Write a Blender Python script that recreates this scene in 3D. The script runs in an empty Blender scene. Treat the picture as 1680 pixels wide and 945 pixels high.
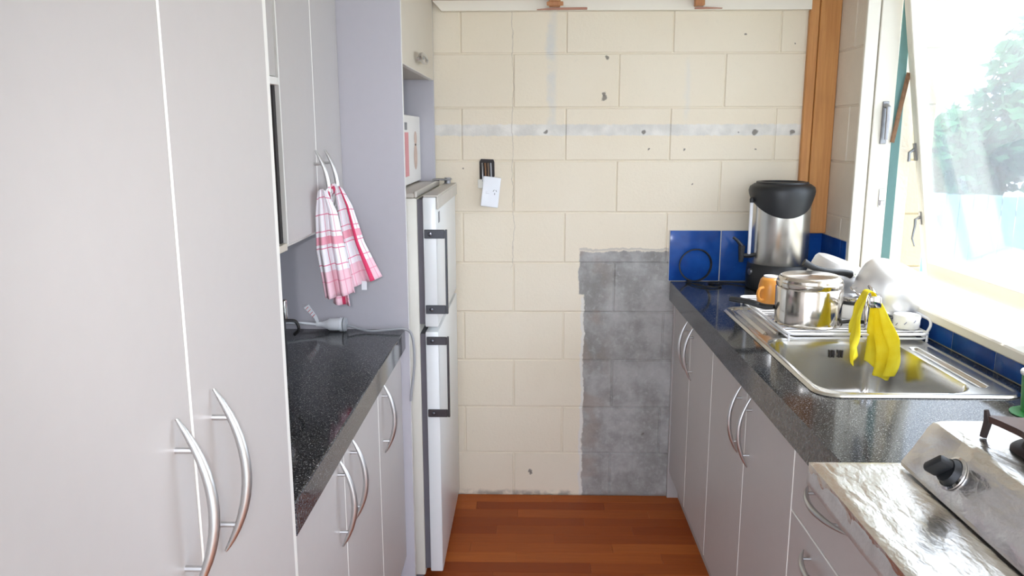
import bpy, bmesh, math, random
from mathutils import Vector, Matrix, noise
random.seed(7)
PI = math.pi
S = bpy.context.scene
COL = S.collection

# ------------------------------------------------------------------ camera
cam_d = bpy.data.cameras.new('camera')
cam = bpy.data.objects.new('camera', cam_d)
COL.objects.link(cam)
S.camera = cam
cam_d.sensor_fit = 'HORIZONTAL'
cam_d.sensor_width = 36.0
cam_d.lens = 1298.77 / 1680 * 36.0
cam_d.clip_start = 0.02
CAM = Vector((0.26312, -3.10526, 1.49348))
def cam_basis(p, y, r):
    f = Vector((math.sin(y)*math.cos(p), math.cos(y)*math.cos(p), -math.sin(p)))
    rt = Vector((math.cos(y), -math.sin(y), 0))
    up = rt.cross(f)
    return (rt*math.cos(r)+up*math.sin(r)), (up*math.cos(r)-rt*math.sin(r)), f
_a, _b, _c = cam_basis(math.radians(11.0626), math.radians(-1.2802), math.radians(-0.0735))
M = Matrix((( _a.x, _b.x, -_c.x, CAM.x), (_a.y, _b.y, -_c.y, CAM.y), (_a.z, _b.z, -_c.z, CAM.z), (0, 0, 0, 1)))
cam.matrix_world = M

# ------------------------------------------------------------------ world, sun, flash, exposure
W = bpy.data.worlds.new('daylight'); S.world = W; W.use_nodes = True
bg = W.node_tree.nodes['Background']
bg.inputs[0].default_value = (0.77, 0.845, 1.0, 1)
bg.inputs[1].default_value = 3.95
S.view_settings.view_transform = 'Standard'
S.view_settings.look = 'None'
S.view_settings.exposure = 0.6
S.view_settings.gamma = 1.0
S.view_settings.use_curve_mapping = False

sun_d = bpy.data.lights.new('sun', 'SUN'); sun_d.energy = 8.0; sun_d.angle = math.radians(0.8)
sun_d.color = (1.0, 0.98, 0.95)
sun = bpy.data.objects.new('sun', sun_d); COL.objects.link(sun)
SUN_DIR = Vector((0.50, -0.05, 0.86)).normalized()      # towards the sun
sun.rotation_euler = SUN_DIR.to_track_quat('Z', 'Y').to_euler()
# the camera's own flash, a small lamp just left of and above the lens
fl_d = bpy.data.lights.new('camera_flash', 'SPOT'); fl_d.energy = 26.0
fl_d.spot_size = math.radians(68); fl_d.spot_blend = 1.0; fl_d.shadow_soft_size = 0.012; fl_d.color = (0.97, 0.97, 1.0)
fl = bpy.data.objects.new('camera_flash', fl_d); COL.objects.link(fl)
fl.matrix_world = Matrix.Translation(-_a*0.05 + _b*0.03) @ M

# ------------------------------------------------------------------ helpers
WPOS = {}      # world position of each parent
def tag(o, label=None, cat=None, group=None, kind=None):
    if label: o['label'] = label
    if cat: o['category'] = cat
    if group: o['group'] = group
    if kind: o['kind'] = kind
    return o
def thing(name, loc, label, cat, group=None, kind=None):
    o = bpy.data.objects.new(name, None); COL.objects.link(o)
    o.empty_display_size = 0.05
    o.location = loc; WPOS[o] = Vector(loc)
    return tag(o, label, cat, group, kind)
def obj(name, bm, mats, parent=None, smooth=False, angle=40, origin=None):
    """link a bmesh (built in world coordinates) as one object"""
    if parent is not None:
        base = WPOS[parent]
        org = Vector(origin) if origin else base
    else:
        base = Vector((0, 0, 0))
        if origin: org = Vector(origin)
        else:
            xs = [v.co for v in bm.verts]
            org = Vector(((min(v.x for v in xs)+max(v.x for v in xs))/2, (min(v.y for v in xs)+max(v.y for v in xs))/2, min(v.z for v in xs)))
    bmesh.ops.translate(bm, verts=bm.verts, vec=-org)
    me = bpy.data.meshes.new(name)
    bmesh.ops.recalc_face_normals(bm, faces=bm.faces)
    bm.to_mesh(me); bm.free()
    if not isinstance(mats, (list, tuple)): mats = [mats]
    for m in mats: me.materials.append(m)
    if smooth:
        me.polygons.foreach_set('use_smooth', [True]*len(me.polygons))
        try: me.set_sharp_from_angle(angle=math.radians(angle))
        except Exception: pass
    o = bpy.data.objects.new(name, me); COL.objects.link(o)
    if parent is not None: o.parent = parent
    o.location = org - base
    WPOS[o] = org
    return o
def box(bm, x0, x1, y0, y1, z0, z1, bev=0.0, mi=0, seg=1):
    vs = [bm.verts.new(p) for p in ((x0,y0,z0),(x1,y0,z0),(x1,y1,z0),(x0,y1,z0),(x0,y0,z1),(x1,y0,z1),(x1,y1,z1),(x0,y1,z1))]
    fs = [bm.faces.new([vs[i] for i in q]) for q in ((0,3,2,1),(4,5,6,7),(0,1,5,4),(1,2,6,5),(2,3,7,6),(3,0,4,7))]
    for f in fs: f.material_index = mi
    if bev:
        es = list({e for f in fs for e in f.edges})
        r = bmesh.ops.bevel(bm, geom=es, offset=bev, segments=seg, profile=0.5, affect='EDGES')
        for f in r['faces']: f.material_index = mi
    return vs
def newbox(*a, **k):
    bm = bmesh.new(); box(bm, *a, **k); return bm
def tube(bm, pts, r, n=8, cap=True, sq=(1, 1), mi=0, closed=False):
    pts = [Vector(p) for p in pts]; N = len(pts)
    if not isinstance(r, (list, tuple)): r = [r]*N
    T = []
    for i in range(N):
        if closed: t = pts[(i+1) % N]-pts[i-1]
        else: t = pts[min(i+1, N-1)]-pts[max(i-1, 0)]
        T.append(t.normalized())
    ref = Vector((0, 0, 1)) if abs(T[0].z) < 0.9 else Vector((1, 0, 0))
    nrm = (ref-T[0]*ref.dot(T[0])).normalized()
    rings = []
    for i in range(N):
        nrm = (nrm-T[i]*nrm.dot(T[i])).normalized()
        b = T[i].cross(nrm)
        rings.append([bm.verts.new(pts[i]+nrm*(math.cos(2*PI*k/n)*r[i]*sq[0])+b*(math.sin(2*PI*k/n)*r[i]*sq[1])) for k in range(n)])
    for i in range(N if closed else N-1):
        A, B = rings[i], rings[(i+1) % N]
        for k in range(n):
            f = bm.faces.new((A[k], A[(k+1) % n], B[(k+1) % n], B[k])); f.material_index = mi
    if cap and not closed:
        f = bm.faces.new(rings[0][::-1]); f.material_index = mi
        f = bm.faces.new(rings[-1]); f.material_index = mi
    return rings
def lathe(bm, prof, n=32, mat=None, mi=0, closed=False):
    mat = mat or Matrix.Identity(4)
    rings = []
    for (r, z) in prof:
        if r < 1e-6: rings.append([bm.verts.new(mat @ Vector((0, 0, z)))])
        else: rings.append([bm.verts.new(mat @ Vector((r*math.cos(2*PI*k/n), r*math.sin(2*PI*k/n), z))) for k in range(n)])
    m = len(rings)
    for i in range(m if closed else m-1):
        A, B = rings[i], rings[(i+1) % m]
        for k in range(n):
            a0, a1 = A[k % len(A)], A[(k+1) % len(A)]
            b0, b1 = B[k % len(B)], B[(k+1) % len(B)]
            vs = []
            for v in (a0, a1, b1, b0):
                if v not in vs: vs.append(v)
            if len(vs) >= 3:
                f = bm.faces.new(vs); f.material_index = mi
    return rings
def bez(p0, p1, p2, p3, n=12):
    p0, p1, p2, p3 = map(Vector, (p0, p1, p2, p3)); o = []
    for i in range(n+1):
        t = i/n; o.append(p0*(1-t)**3+p1*3*t*(1-t)**2+p2*3*t*t*(1-t)+p3*t**3)
    return o
def smooth_path(pts, k=6):
    pts = [Vector(p) for p in pts]; out = []
    for i in range(len(pts)-1):
        a = pts[max(i-1, 0)]; b = pts[i]; c = pts[i+1]; d = pts[min(i+2, len(pts)-1)]
        for j in range(k):
            t = j/k
            out.append(0.5*((2*b)+(c-a)*t+(2*a-5*b+4*c-d)*t*t+(3*b-a-3*c+d)*t**3))
    out.append(pts[-1]); return out
def axis_mat(origin, direction):
    q = Vector(direction).normalized().to_track_quat('Z', 'Y')
    return Matrix.Translation(Vector(origin)) @ q.to_matrix().to_4x4()

# ------------------------------------------------------------------ materials
class NT:
    def __init__(s, m): s.t = m.node_tree
    def n(s, ty, **k):
        nd = s.t.nodes.new(ty)
        for a, v in k.items(): setattr(nd, a, v)
        return nd
    def l(s, a, b): s.t.links.new(a, b)
    def math(s, op, a, b=None, c=None, clamp=False):
        nd = s.n('ShaderNodeMath', operation=op, use_clamp=clamp)
        for i, v in enumerate((a, b, c)):
            if v is None: continue
            if isinstance(v, (int, float)): nd.inputs[i].default_value = v
            else: s.l(v, nd.inputs[i])
        return nd.outputs[0]
    def mix(s, fac, a, b):
        nd = s.n('ShaderNodeMix', data_type='RGBA')
        for i, v in ((0, fac), (6, a), (7, b)):
            if isinstance(v, (int, float)): nd.inputs[i].default_value = v
            elif isinstance(v, (tuple, list)): nd.inputs[i].default_value = (*v[:3], 1)
            else: s.l(v, nd.inputs[i])
        return nd.outputs[2]
    def noise(s, vec, scale, detail=3.0, rough=0.5):
        nd = s.n('ShaderNodeTexNoise'); nd.inputs['Scale'].default_value = scale
        nd.inputs['Detail'].default_value = detail; nd.inputs['Roughness'].default_value = rough
        if vec is not None: s.l(vec, nd.inputs['Vector'])
        return nd.outputs['Fac']
    def ramp(s, fac, a, b):      # smooth 0..1 between a and b
        nd = s.n('ShaderNodeMapRange', interpolation_type='SMOOTHSTEP')
        s.l(fac, nd.inputs[0]); nd.inputs[1].default_value = a; nd.inputs[2].default_value = b
        return nd.outputs[0]
def base_mat(name, col, rough=0.5, metal=0.0, spec=0.5, coat=0.0):
    m = bpy.data.materials.new(name); m.use_nodes = True
    b = m.node_tree.nodes['Principled BSDF']
    b.inputs['Base Color'].default_value = (*col, 1)
    b.inputs['Roughness'].default_value = rough; b.inputs['Metallic'].default_value = metal
    b.inputs['Specular IOR Level'].default_value = spec; b.inputs['Coat Weight'].default_value = coat
    return m, NT(m), b
def mat(name, col, rough=0.5, metal=0.0, var=0.06, scale=12.0, bump=0.0, spec=0.5, coat=0.0, bscale=None):
    m, t, b = base_mat(name, col, rough, metal, spec, coat)
    tc = t.n('ShaderNodeTexCoord').outputs['Object']
    f = t.noise(tc, scale, 4)
    c2 = tuple(max(0, c*(1-var*2)) for c in col); c1 = tuple(min(1, c*(1+var)) for c in col)
    t.l(t.mix(f, c2, c1), b.inputs['Base Color'])
    if bump:
        bp = t.n('ShaderNodeBump'); bp.inputs['Strength'].default_value = bump; bp.inputs['Distance'].default_value = 0.003
        t.l(t.noise(tc, bscale or scale*4, 4), bp.inputs['Height']); t.l(bp.outputs[0], b.inputs['Normal'])
    return m

LAM = mat('cabinet_laminate', (0.505, 0.475, 0.462), 0.42, var=0.015, scale=40)
EDGE = mat('pale_edge_band', (0.80, 0.78, 0.74), 0.45, var=0.02)
PANEL = mat('panel_laminate', (0.475, 0.46, 0.50), 0.45, var=0.015, scale=40)
CREAMLAM = mat('cream_laminate', (0.62, 0.56, 0.47), 0.45, var=0.02)
CARC = mat('carcass_board', (0.60, 0.57, 0.53), 0.6, var=0.03)
DARK = mat('recess_shade_colour', (0.035, 0.03, 0.03), 0.8, var=0.1)  # near-black that puts the shade inside recesses and holes into the colour
KICK = mat('kickboard_laminate', (0.42, 0.39, 0.37), 0.5, var=0.03)
STEELH = mat('satin_nickel', (0.60, 0.60, 0.60), 0.38, 1.0, var=0.02)
CHROME = mat('chrome', (0.80, 0.80, 0.82), 0.08, 1.0, var=0.01)
ALU = mat('aluminium', (0.82, 0.82, 0.83), 0.40, 0.75, var=0.03, scale=20)
BLACKP = mat('black_plastic', (0.014, 0.015, 0.017), 0.45, var=0.1)
BLACKR = mat('black_cable_rubber', (0.012, 0.012, 0.013), 0.5, var=0.1)
GREYCORD = mat('grey_cable', (0.33, 0.34, 0.36), 0.5, var=0.05)
WHITEP = mat('white_plastic', (0.82, 0.84, 0.88), 0.35, var=0.015)
WHITEW = mat('white_coated_wire', (0.85, 0.85, 0.88), 0.35, var=0.02)
FRIDGEW = mat('fridge_enamel', (0.80, 0.82, 0.82), 0.28, var=0.015)
FRIDGEB = mat('fridge_cream_side', (0.74, 0.72, 0.64), 0.4, var=0.03)
FRIDGET = mat('fridge_top_trim', (0.56, 0.52, 0.46), 0.35, var=0.05)
GASKET = mat('door_gasket', (0.14, 0.13, 0.15), 0.7, var=0.1)
CREAMP = mat('cream_gloss_paint', (0.84, 0.79, 0.68), 0.4, var=0.03, scale=6, bump=0.05)
TEAL = mat('teal_green_paint', (0.115, 0.235, 0.225), 0.45, var=0.08)
GREYMETAL = mat('weathered_metal', (0.35, 0.35, 0.36), 0.4, 0.9, var=0.15, scale=60)
RUST = mat('rusty_steel', (0.28, 0.15, 0.08), 0.7, 0.3, var=0.25, scale=60)
ORANGE = mat('orange_glaze', (0.72, 0.30, 0.05), 0.35, var=0.12, scale=30)
CERAM = mat('white_ceramic', (0.85, 0.84, 0.82), 0.25, var=0.02)
GREEN = mat('green_plastic', (0.07, 0.36, 0.10), 0.35, var=0.06)
GROUT = mat('tile_grout', (0.62, 0.60, 0.55), 0.8, var=0.08, scale=60)
PLASTER = mat('plain_plaster', (0.72, 0.68, 0.60), 0.8, var=0.03)
CEIL = mat('ceiling_paint', (0.80, 0.78, 0.74), 0.85, var=0.02)
IRON = mat('cast_iron', (0.045, 0.032, 0.03), 0.6, 0.4, var=0.2, scale=40)
BROWNIRON = mat('brown_enamelled_iron', (0.085, 0.045, 0.035), 0.4, 0.2, var=0.25, scale=30)
STRAP = mat('dark_polished_strap', (0.11, 0.11, 0.125), 0.25, 0.9, var=0.1)
ENAMEL = mat('white_cooker_enamel', (0.84, 0.84, 0.84), 0.2, var=0.02)
REDINK = mat('red_print', (0.65, 0.10, 0.12), 0.6, var=0.1)
GREYINK = mat('grey_print', (0.25, 0.25, 0.27), 0.6, var=0.1)
WHITEINK = mat('white_print', (0.75, 0.75, 0.75), 0.5, var=0.02)
SWITCHSLOT = mat('socket_slot', (0.10, 0.10, 0.11), 0.6, var=0.1)

def steel_mat(name, col, rough, stretch=(1, 1, 20), amt=0.05):
    m, t, b = base_mat(name, col, rough, 1.0)
    tc = t.n('ShaderNodeTexCoord').outputs['Object']
    mp = t.n('ShaderNodeMapping'); mp.inputs['Scale'].default_value = stretch; t.l(tc, mp.inputs['Vector'])
    f = t.noise(mp.outputs[0], 4, 4)
    t.l(t.math('MULTIPLY_ADD', f, amt, rough-amt/2), b.inputs['Roughness'])
    t.l(t.mix(f, tuple(c*0.9 for c in col), col), b.inputs['Base Color'])
    b.inputs['Anisotropic'].default_value = 0.3
    return m
STEEL = steel_mat('brushed_steel', (0.66, 0.64, 0.60), 0.26)
SINKST = steel_mat('sink_steel', (0.60, 0.585, 0.555), 0.22, (10, 2, 2), 0.04)
POTST = steel_mat('polished_pot_steel', (0.74, 0.69, 0.62), 0.14, (2, 2, 60), 0.08)

def radial_steel():
    m, t, b = base_mat('turned_pan_base', (0.80, 0.76, 0.71), 0.34, 1.0)
    tg = t.n('ShaderNodeTangent', direction_type='RADIAL', axis='Z'); t.l(tg.outputs[0], b.inputs['Tangent'])
    b.inputs['Anisotropic'].default_value = 0.85
    return m
BASEST = radial_steel()
def granite(name='dark_speckled_worktop', k=0.42):
    m, t, b = base_mat(name, (0.03, 0.03, 0.035), 0.10)
    p = t.n('ShaderNodeNewGeometry').outputs['Position']
    n1 = t.noise(p, 300, 2, 0.6); n2 = t.noise(p, 170, 3, 0.6); n3 = t.noise(p, 900, 1, 0.5)
    c = t.mix(t.ramp(n2, 0.42, 0.62), (0.014*k, 0.016*k, 0.024*k), (0.075*k, 0.078*k, 0.082*k))
    c = t.mix(t.ramp(n1, 0.60, 0.68), c, (0.33, 0.33, 0.31))
    c = t.mix(t.ramp(n3, 0.66, 0.72), c, (0.45, 0.46, 0.48))
    t.l(c, b.inputs['Base Color']); b.inputs['Roughness'].default_value = 0.09; b.inputs['Specular IOR Level'].default_value = 0.38
    return m
GRANITE = granite()
GRANEDGE = granite('speckled_worktop_edge', 1.25)

def floor_mat():
    m, t, b = base_mat('reddish_timber_laminate', (0.3, 0.09, 0.03), 0.5, spec=0.18)
    p = t.n('ShaderNodeNewGeometry').outputs['Position']
    rnd = t.n('ShaderNodeObjectInfo').outputs['Random']
    mp = t.n('ShaderNodeMapping'); mp.inputs['Scale'].default_value = (2.2, 42, 20); t.l(p, mp.inputs['Vector'])
    cb = t.n('ShaderNodeCombineXYZ'); t.l(t.math('MULTIPLY', rnd, 37.0), cb.inputs[0]); t.l(t.math('MULTIPLY', rnd, 11.0), cb.inputs[2])
    va = t.n('ShaderNodeVectorMath', operation='ADD'); t.l(mp.outputs[0], va.inputs[0]); t.l(cb.outputs[0], va.inputs[1])
    g = t.noise(va.outputs[0], 3.0, 5, 0.6)
    a = t.mix(rnd, (0.31, 0.064, 0.014), (0.52, 0.14, 0.028))
    c = t.mix(t.ramp(g, 0.25, 0.8), tuple((0.20, 0.048, 0.016)), a)
    t.l(t.mix(0.7, c, a), b.inputs['Base Color'])
    return m
WOODFLOOR = floor_mat()

def timber(name, c1, c2, stretch=(60, 60, 3)):
    m, t, b = base_mat(name, c1, 0.5)
    tc = t.n('ShaderNodeTexCoord').outputs['Object']
    mp = t.n('ShaderNodeMapping'); mp.inputs['Scale'].default_value = stretch; t.l(tc, mp.inputs['Vector'])
    g = t.noise(mp.outputs[0], 1.2, 6, 0.65)
    g2 = t.noise(tc, 5, 2)
    c = t.mix(t.ramp(g, 0.3, 0.7), c1, c2)
    t.l(t.mix(t.math('MULTIPLY', t.ramp(g2, 0.55, 0.75), 0.35), c, tuple(x*0.6 for x in c1)), b.inputs['Base Color'])
    return m
POSTW = timber('varnished_pine', (0.52, 0.22, 0.065), (0.64, 0.31, 0.10))
RAFTW = timber('orange_rafter_pine', (0.42, 0.16, 0.06), (0.52, 0.24, 0.09))
WOODPINK = timber('reddish_batten', (0.40, 0.17, 0.11), (0.48, 0.24, 0.16), (3, 40, 40))

def wall_mat():
    """cream paint over concrete block, with a bare patch, a pale filler band, chips and a crack"""
    m, t, b = base_mat('cream_painted_block', (0.7, 0.65, 0.54), 0.65)
    p = t.n('ShaderNodeNewGeometry').outputs['Position']
    sp = t.n('ShaderNodeSeparateXYZ'); t.l(p, sp.inputs[0])
    X, Z = sp.outputs[0], sp.outputs[2]
    nb = t.noise(p, 3.0, 3); nf = t.noise(p, 45, 4, 0.6); nm = t.noise(p, 14, 3)
    paint = t.mix(nb, (0.76, 0.665, 0.505), (0.83, 0.755, 0.62))
    paint = t.mix(t.math('MULTIPLY', t.ramp(nf, 0.55, 0.75), 0.10), paint, (0.55, 0.5, 0.42))
    # paint worn thin, browner, low down
    wob = t.math('MULTIPLY_ADD', nm, 0.03, -0.015)
    wobf = t.math('MULTIPLY_ADD', nf, 0.016, -0.008)
    wb = t.math('ADD', wob, wobf)
    Xw = t.math('ADD', X, wb); Zw = t.math('ADD', Z, wb)
    def band(v, lo, hi, s=0.004):
        return t.math('MULTIPLY', t.ramp(v, lo-s, lo+s), t.math('SUBTRACT', 1.0, t.ramp(v, hi-s, hi+s)))
    # pale band where a shelf batten was
    zb = t.math('ADD', Z, wobf)
    bandm = band(zb, 1.484, 1.526, 0.003)
    bcol = t.mix(t.ramp(nm, 0.35, 0.7), (0.61, 0.60, 0.57), (0.80, 0.78, 0.74))
    c = t.mix(t.math('MULTIPLY', bandm, 0.8), paint, bcol)
    # vertical pale smear above it, and a fainter one
    sm = t.math('MULTIPLY', band(Xw, 0.330, 0.362, 0.010), t.ramp(Z, 1.50, 1.54))
    c = t.mix(t.math('MULTIPLY', sm, t.ramp(nm, 0.2, 0.75)), c, (0.66, 0.645, 0.60))
    sm2 = t.math('MULTIPLY', band(Xw, 0.853, 0.868, 0.010), band(Z, 1.55, 1.76, 0.03))
    c = t.mix(t.math('MULTIPLY', sm2, 0.35), c, (0.66, 0.67, 0.66))
    # bare concrete patch
    up = t.math('MULTIPLY', t.ramp(Xw, 0.457, 0.463), t.ramp(Zw, 0.858, 0.864))
    lo = t.math('MULTIPLY', t.ramp(Xw, 0.479, 0.486), t.math('SUBTRACT', 1.0, t.ramp(Zw, 0.858, 0.864)))
    patch = t.math('MULTIPLY', t.math('ADD', up, lo, clamp=True), t.math('SUBTRACT', 1.0, t.ramp(Zw, 1.030, 1.037)))
    n5 = t.noise(p, 7, 4, 0.65)
    g = t.mix(t.ramp(n5, 0.30, 0.70), (0.235, 0.225, 0.21), (0.43, 0.42, 0.405))
    g = t.mix(t.math('MULTIPLY', t.ramp(nf, 0.5, 0.72), 0.4), g, (0.52, 0.51, 0.50))
    brown = t.math('MULTIPLY', t.math('SUBTRACT', 1.0, t.ramp(X, 0.50, 0.62)), t.ramp(t.noise(p, 9, 2), 0.46, 0.62))
    g = t.mix(t.math('MULTIPLY', brown, 0.55), g, (0.30, 0.23, 0.18))
    c = t.mix(patch, c, g)
    # ragged pale lip of paint at the patch edge
    lip = t.math('MULTIPLY', band(Xw, 0.471, 0.482, 0.003), t.math('SUBTRACT', 1.0, t.ramp(Z, 0.84, 0.86)))
    c = t.mix(t.math('MULTIPLY', lip, 0.8), c, (0.74, 0.72, 0.68))
    topl = t.math('MULTIPLY', band(Zw, 1.037, 1.046, 0.002), t.ramp(X, 0.455, 0.465))
    c = t.mix(t.math('MULTIPLY', topl, 0.6), c, (0.42, 0.40, 0.37))
    # patchy darker line at the floor
    gr = t.math('MULTIPLY', t.math('SUBTRACT', 1.0, t.ramp(Zw, 0.010, 0.030)), t.ramp(nm, 0.4, 0.55))
    c = t.mix(t.math('MULTIPLY', gr, 0.7), c, (0.25, 0.22, 0.19))
    # hairline crack
    cn = t.math('MULTIPLY_ADD', t.noise(p, 5, 4, 0.6), 0.07, 0.162)
    cd = t.math('ABSOLUTE', t.math('SUBTRACT', X, cn))
    cr = t.math('MULTIPLY', t.math('SUBTRACT', 1.0, t.ramp(cd, 0.0006, 0.0022)), t.ramp(Z, 0.95, 1.0))
    c = t.mix(t.math('MULTIPLY', cr, 0.55), c, (0.40, 0.35, 0.29))
    # chips and screw holes
    dots = [(0.328,1.500,.008),(0.551,1.771,.011),(0.548,1.628,.013),(0.545,1.640,.010),(1.123,1.497,.013),(1.265,1.497,.012),(0.858,1.432,.005),(1.130,1.432,.005),
            (1.063,1.498,.004),(1.068,1.855,.006),(1.255,1.822,.004),(0.270,0.108,.011),(0.272,0.098,.008),(0.72,1.432,.004),(0.895,1.30,.003),(0.73,0.270,.006),(0.005,1.36,.004),(0.70,1.498,.010)]
    for (x, z, r) in dots:
        dx = t.math('SUBTRACT', Xw, x); dz = t.math('SUBTRACT', Zw, z)
        d = t.math('SQRT', t.math('ADD', t.math('MULTIPLY', dx, dx), t.math('MULTIPLY', dz, dz)))
        k = t.math('SUBTRACT', 1.0, t.ramp(d, r*0.55, r))
        c = t.mix(t.math('MULTIPLY', k, 0.85), c, (0.16, 0.14, 0.12))
    t.l(c, b.inputs['Base Color'])
    bp = t.n('ShaderNodeBump'); bp.inputs['Strength'].default_value = 0.35; bp.inputs['Distance'].default_value = 0.003
    t.l(t.math('ADD', t.noise(p, 90, 4, 0.65), t.math('MULTIPLY', nm, 0.6)), bp.inputs['Height']); t.l(bp.outputs[0], b.inputs['Normal'])
    return m
BLOCKW = wall_mat()
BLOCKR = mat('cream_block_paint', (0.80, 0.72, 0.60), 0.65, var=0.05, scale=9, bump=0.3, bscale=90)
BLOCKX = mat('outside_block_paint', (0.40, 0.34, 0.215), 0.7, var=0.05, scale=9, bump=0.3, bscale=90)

def tile_mat():
    m, t, b = base_mat('navy_blue_glaze', (0.01, 0.05, 0.25), 0.14, spec=0.15)
    p = t.n('ShaderNodeNewGeometry').outputs['Position']
    f = t.noise(p, 9, 4); g = t.noise(p, 60, 3)
    c = t.mix(t.ramp(f, 0.3, 0.7), (0.008, 0.05, 0.24), (0.014, 0.09, 0.38))
    t.l(t.mix(t.math('MULTIPLY', t.ramp(g, 0.6, 0.75), 0.25), c, (0.03, 0.13, 0.42)), b.inputs['Base Color'])
    return m
TILE = tile_mat()

def foil_mat():
    m, t, b = base_mat('crumpled_kitchen_foil', (0.80, 0.78, 0.75), 0.27, 1.0)
    tc = t.n('ShaderNodeTexCoord').outputs['Object']
    mp = t.n('ShaderNodeMapping'); mp.inputs['Scale'].default_value = (14, 6, 10); mp.inputs['Rotation'].default_value = (0, 0, 0.6); t.l(tc, mp.inputs['Vector'])
    v = t.n('ShaderNodeTexVoronoi', feature='DISTANCE_TO_EDGE'); v.inputs['Scale'].default_value = 1.6
    wv = t.n('ShaderNodeVectorMath', operation='ADD'); t.l(mp.outputs[0], wv.inputs[0])
    nn = t.n('ShaderNodeTexNoise'); nn.inputs['Scale'].default_value = 1.4; t.l(mp.outputs[0], nn.inputs['Vector'])
    t.l(nn.outputs['Color'], wv.inputs[1]); t.l(wv.outputs[0], v.inputs['Vector'])
    h = t.math('ADD', t.math('MULTIPLY', v.outputs['Distance'], 0.8), t.math('MULTIPLY', t.noise(mp.outputs[0], 2.5, 4, 0.6), 0.9))
    bp = t.n('ShaderNodeBump'); bp.inputs['Strength'].default_value = 0.28; bp.inputs['Distance'].default_value = 0.009
    t.l(h, bp.inputs['Height']); t.l(bp.outputs[0], b.inputs['Normal'])
    return m
FOIL = foil_mat()
FOILDULL = mat('dull_foil_edge', (0.66, 0.65, 0.64), 0.5, 0.7, var=0.15, scale=30, bump=0.5)

def towel_mat():
    m, t, b = base_mat('red_check_cotton', (0.85, 0.83, 0.85), 0.9)
    uv = t.n('ShaderNodeUVMap', uv_map='UVMap').outputs[0]
    sp = t.n('ShaderNodeSeparateXYZ'); t.l(uv, sp.inputs[0]); U, V = sp.outputs[0], sp.outputs[1]
    def stripe(v, c, w):
        return t.math('LESS_THAN', t.math('ABSOLUTE', t.math('SUBTRACT', v, c)), w)
    def periodic(v, per, w):
        return t.math('LESS_THAN', t.math('ABSOLUTE', t.math('SUBTRACT', t.math('MODULO', v, per), per/2)), w)
    RED = (0.66, 0.045, 0.13); PINK = (0.80, 0.36, 0.45)
    c = t.mix(periodic(U, 0.034, 0.0012), (0.84, 0.82, 0.86), (0.68, 0.22, 0.33))
    c = t.mix(periodic(V, 0.042, 0.0013), c, (0.70, 0.22, 0.33))
    c = t.mix(stripe(V, 0.128, 0.010), c, PINK)
    lowb = t.math('GREATER_THAN', V, 0.205)
    c = t.mix(t.math('MULTIPLY', lowb, 0.62), c, PINK)
    c = t.mix(stripe(U, 0.128, 0.009), c, RED)
    t.l(c, b.inputs['Base Color'])
    bp = t.n('ShaderNodeBump'); bp.inputs['Strength'].default_value = 0.2; bp.inputs['Distance'].default_value = 0.001
    t.l(t.noise(uv, 900, 2), bp.inputs['Height']); t.l(bp.outputs[0], b.inputs['Normal'])
    return m
TOWEL = towel_mat()

def cloth_mat():
    m, t, b = base_mat('yellow_cloth', (0.86, 0.70, 0.02), 0.85)
    tc = t.n('ShaderNodeTexCoord').outputs['Object']
    f = t.noise(tc, 30, 3)
    c = t.mix(t.ramp(f, 0.3, 0.7), (0.88, 0.74, 0.02), (0.95, 0.86, 0.06))
    t.l(c, b.inputs['Base Color'])
    tr = t.n('ShaderNodeBsdfTranslucent'); tr.inputs[0].default_value = (0.85, 0.72, 0.03, 1)
    mx = t.n('ShaderNodeMixShader'); mx.inputs[0].default_value = 0.35
    out = m.node_tree.nodes['Material Output']
    t.l(b.outputs[0], mx.inputs[1]); t.l(tr.outputs[0], mx.inputs[2]); t.l(mx.outputs[0], out.inputs[0])
    return m
YELLOW = cloth_mat()

def glass_mat():
    """window glass with a dusty film"""
    m = bpy.data.materials.new('dusty_window_glass'); m.use_nodes = True
    t = NT(m); m.node_tree.nodes.clear()
    out = t.n('ShaderNodeOutputMaterial')
    tr = t.n('ShaderNodeBsdfTransparent'); tr.inputs[0].default_value = (0.97, 0.985, 0.98, 1)
    gl = t.n('ShaderNodeBsdfGlossy'); gl.inputs['Roughness'].default_value = 0.02
    du = t.n('ShaderNodeBsdfTranslucent'); du.inputs[0].default_value = (0.92, 0.96, 1.0, 1)
    fr = t.n('ShaderNodeFresnel'); fr.inputs[0].default_value = 1.45
    p = t.n('ShaderNodeNewGeometry').outputs['Position']
    mp = t.n('ShaderNodeMapping'); mp.inputs['Scale'].default_value = (1, 3, 1); mp.inputs['Rotation'].default_value = (0.7, 0, 0); t.l(p, mp.inputs['Vector'])
    d = t.math('MULTIPLY_ADD', t.noise(mp.outputs[0], 3, 4), 0.07, 0.05)
    m1 = t.n('ShaderNodeMixShader'); t.l(d, m1.inputs[0]); t.l(tr.outputs[0], m1.inputs[1]); t.l(du.outputs[0], m1.inputs[2])
    m2 = t.n('ShaderNodeMixShader'); t.l(t.math('MULTIPLY', fr.outputs[0], 0.6), m2.inputs[0]); t.l(m1.outputs[0], m2.inputs[1]); t.l(gl.outputs[0], m2.inputs[2])
    t.l(m2.outputs[0], out.inputs[0])
    return m
GLASS = glass_mat()

# ------------------------------------------------------------------ the room shell
XL, XR, YB, YF, ZC = -0.74, 1.41, 0.0, -3.75, 2.42
Z0 = 1.7888      # a course line of the block wall
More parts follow.
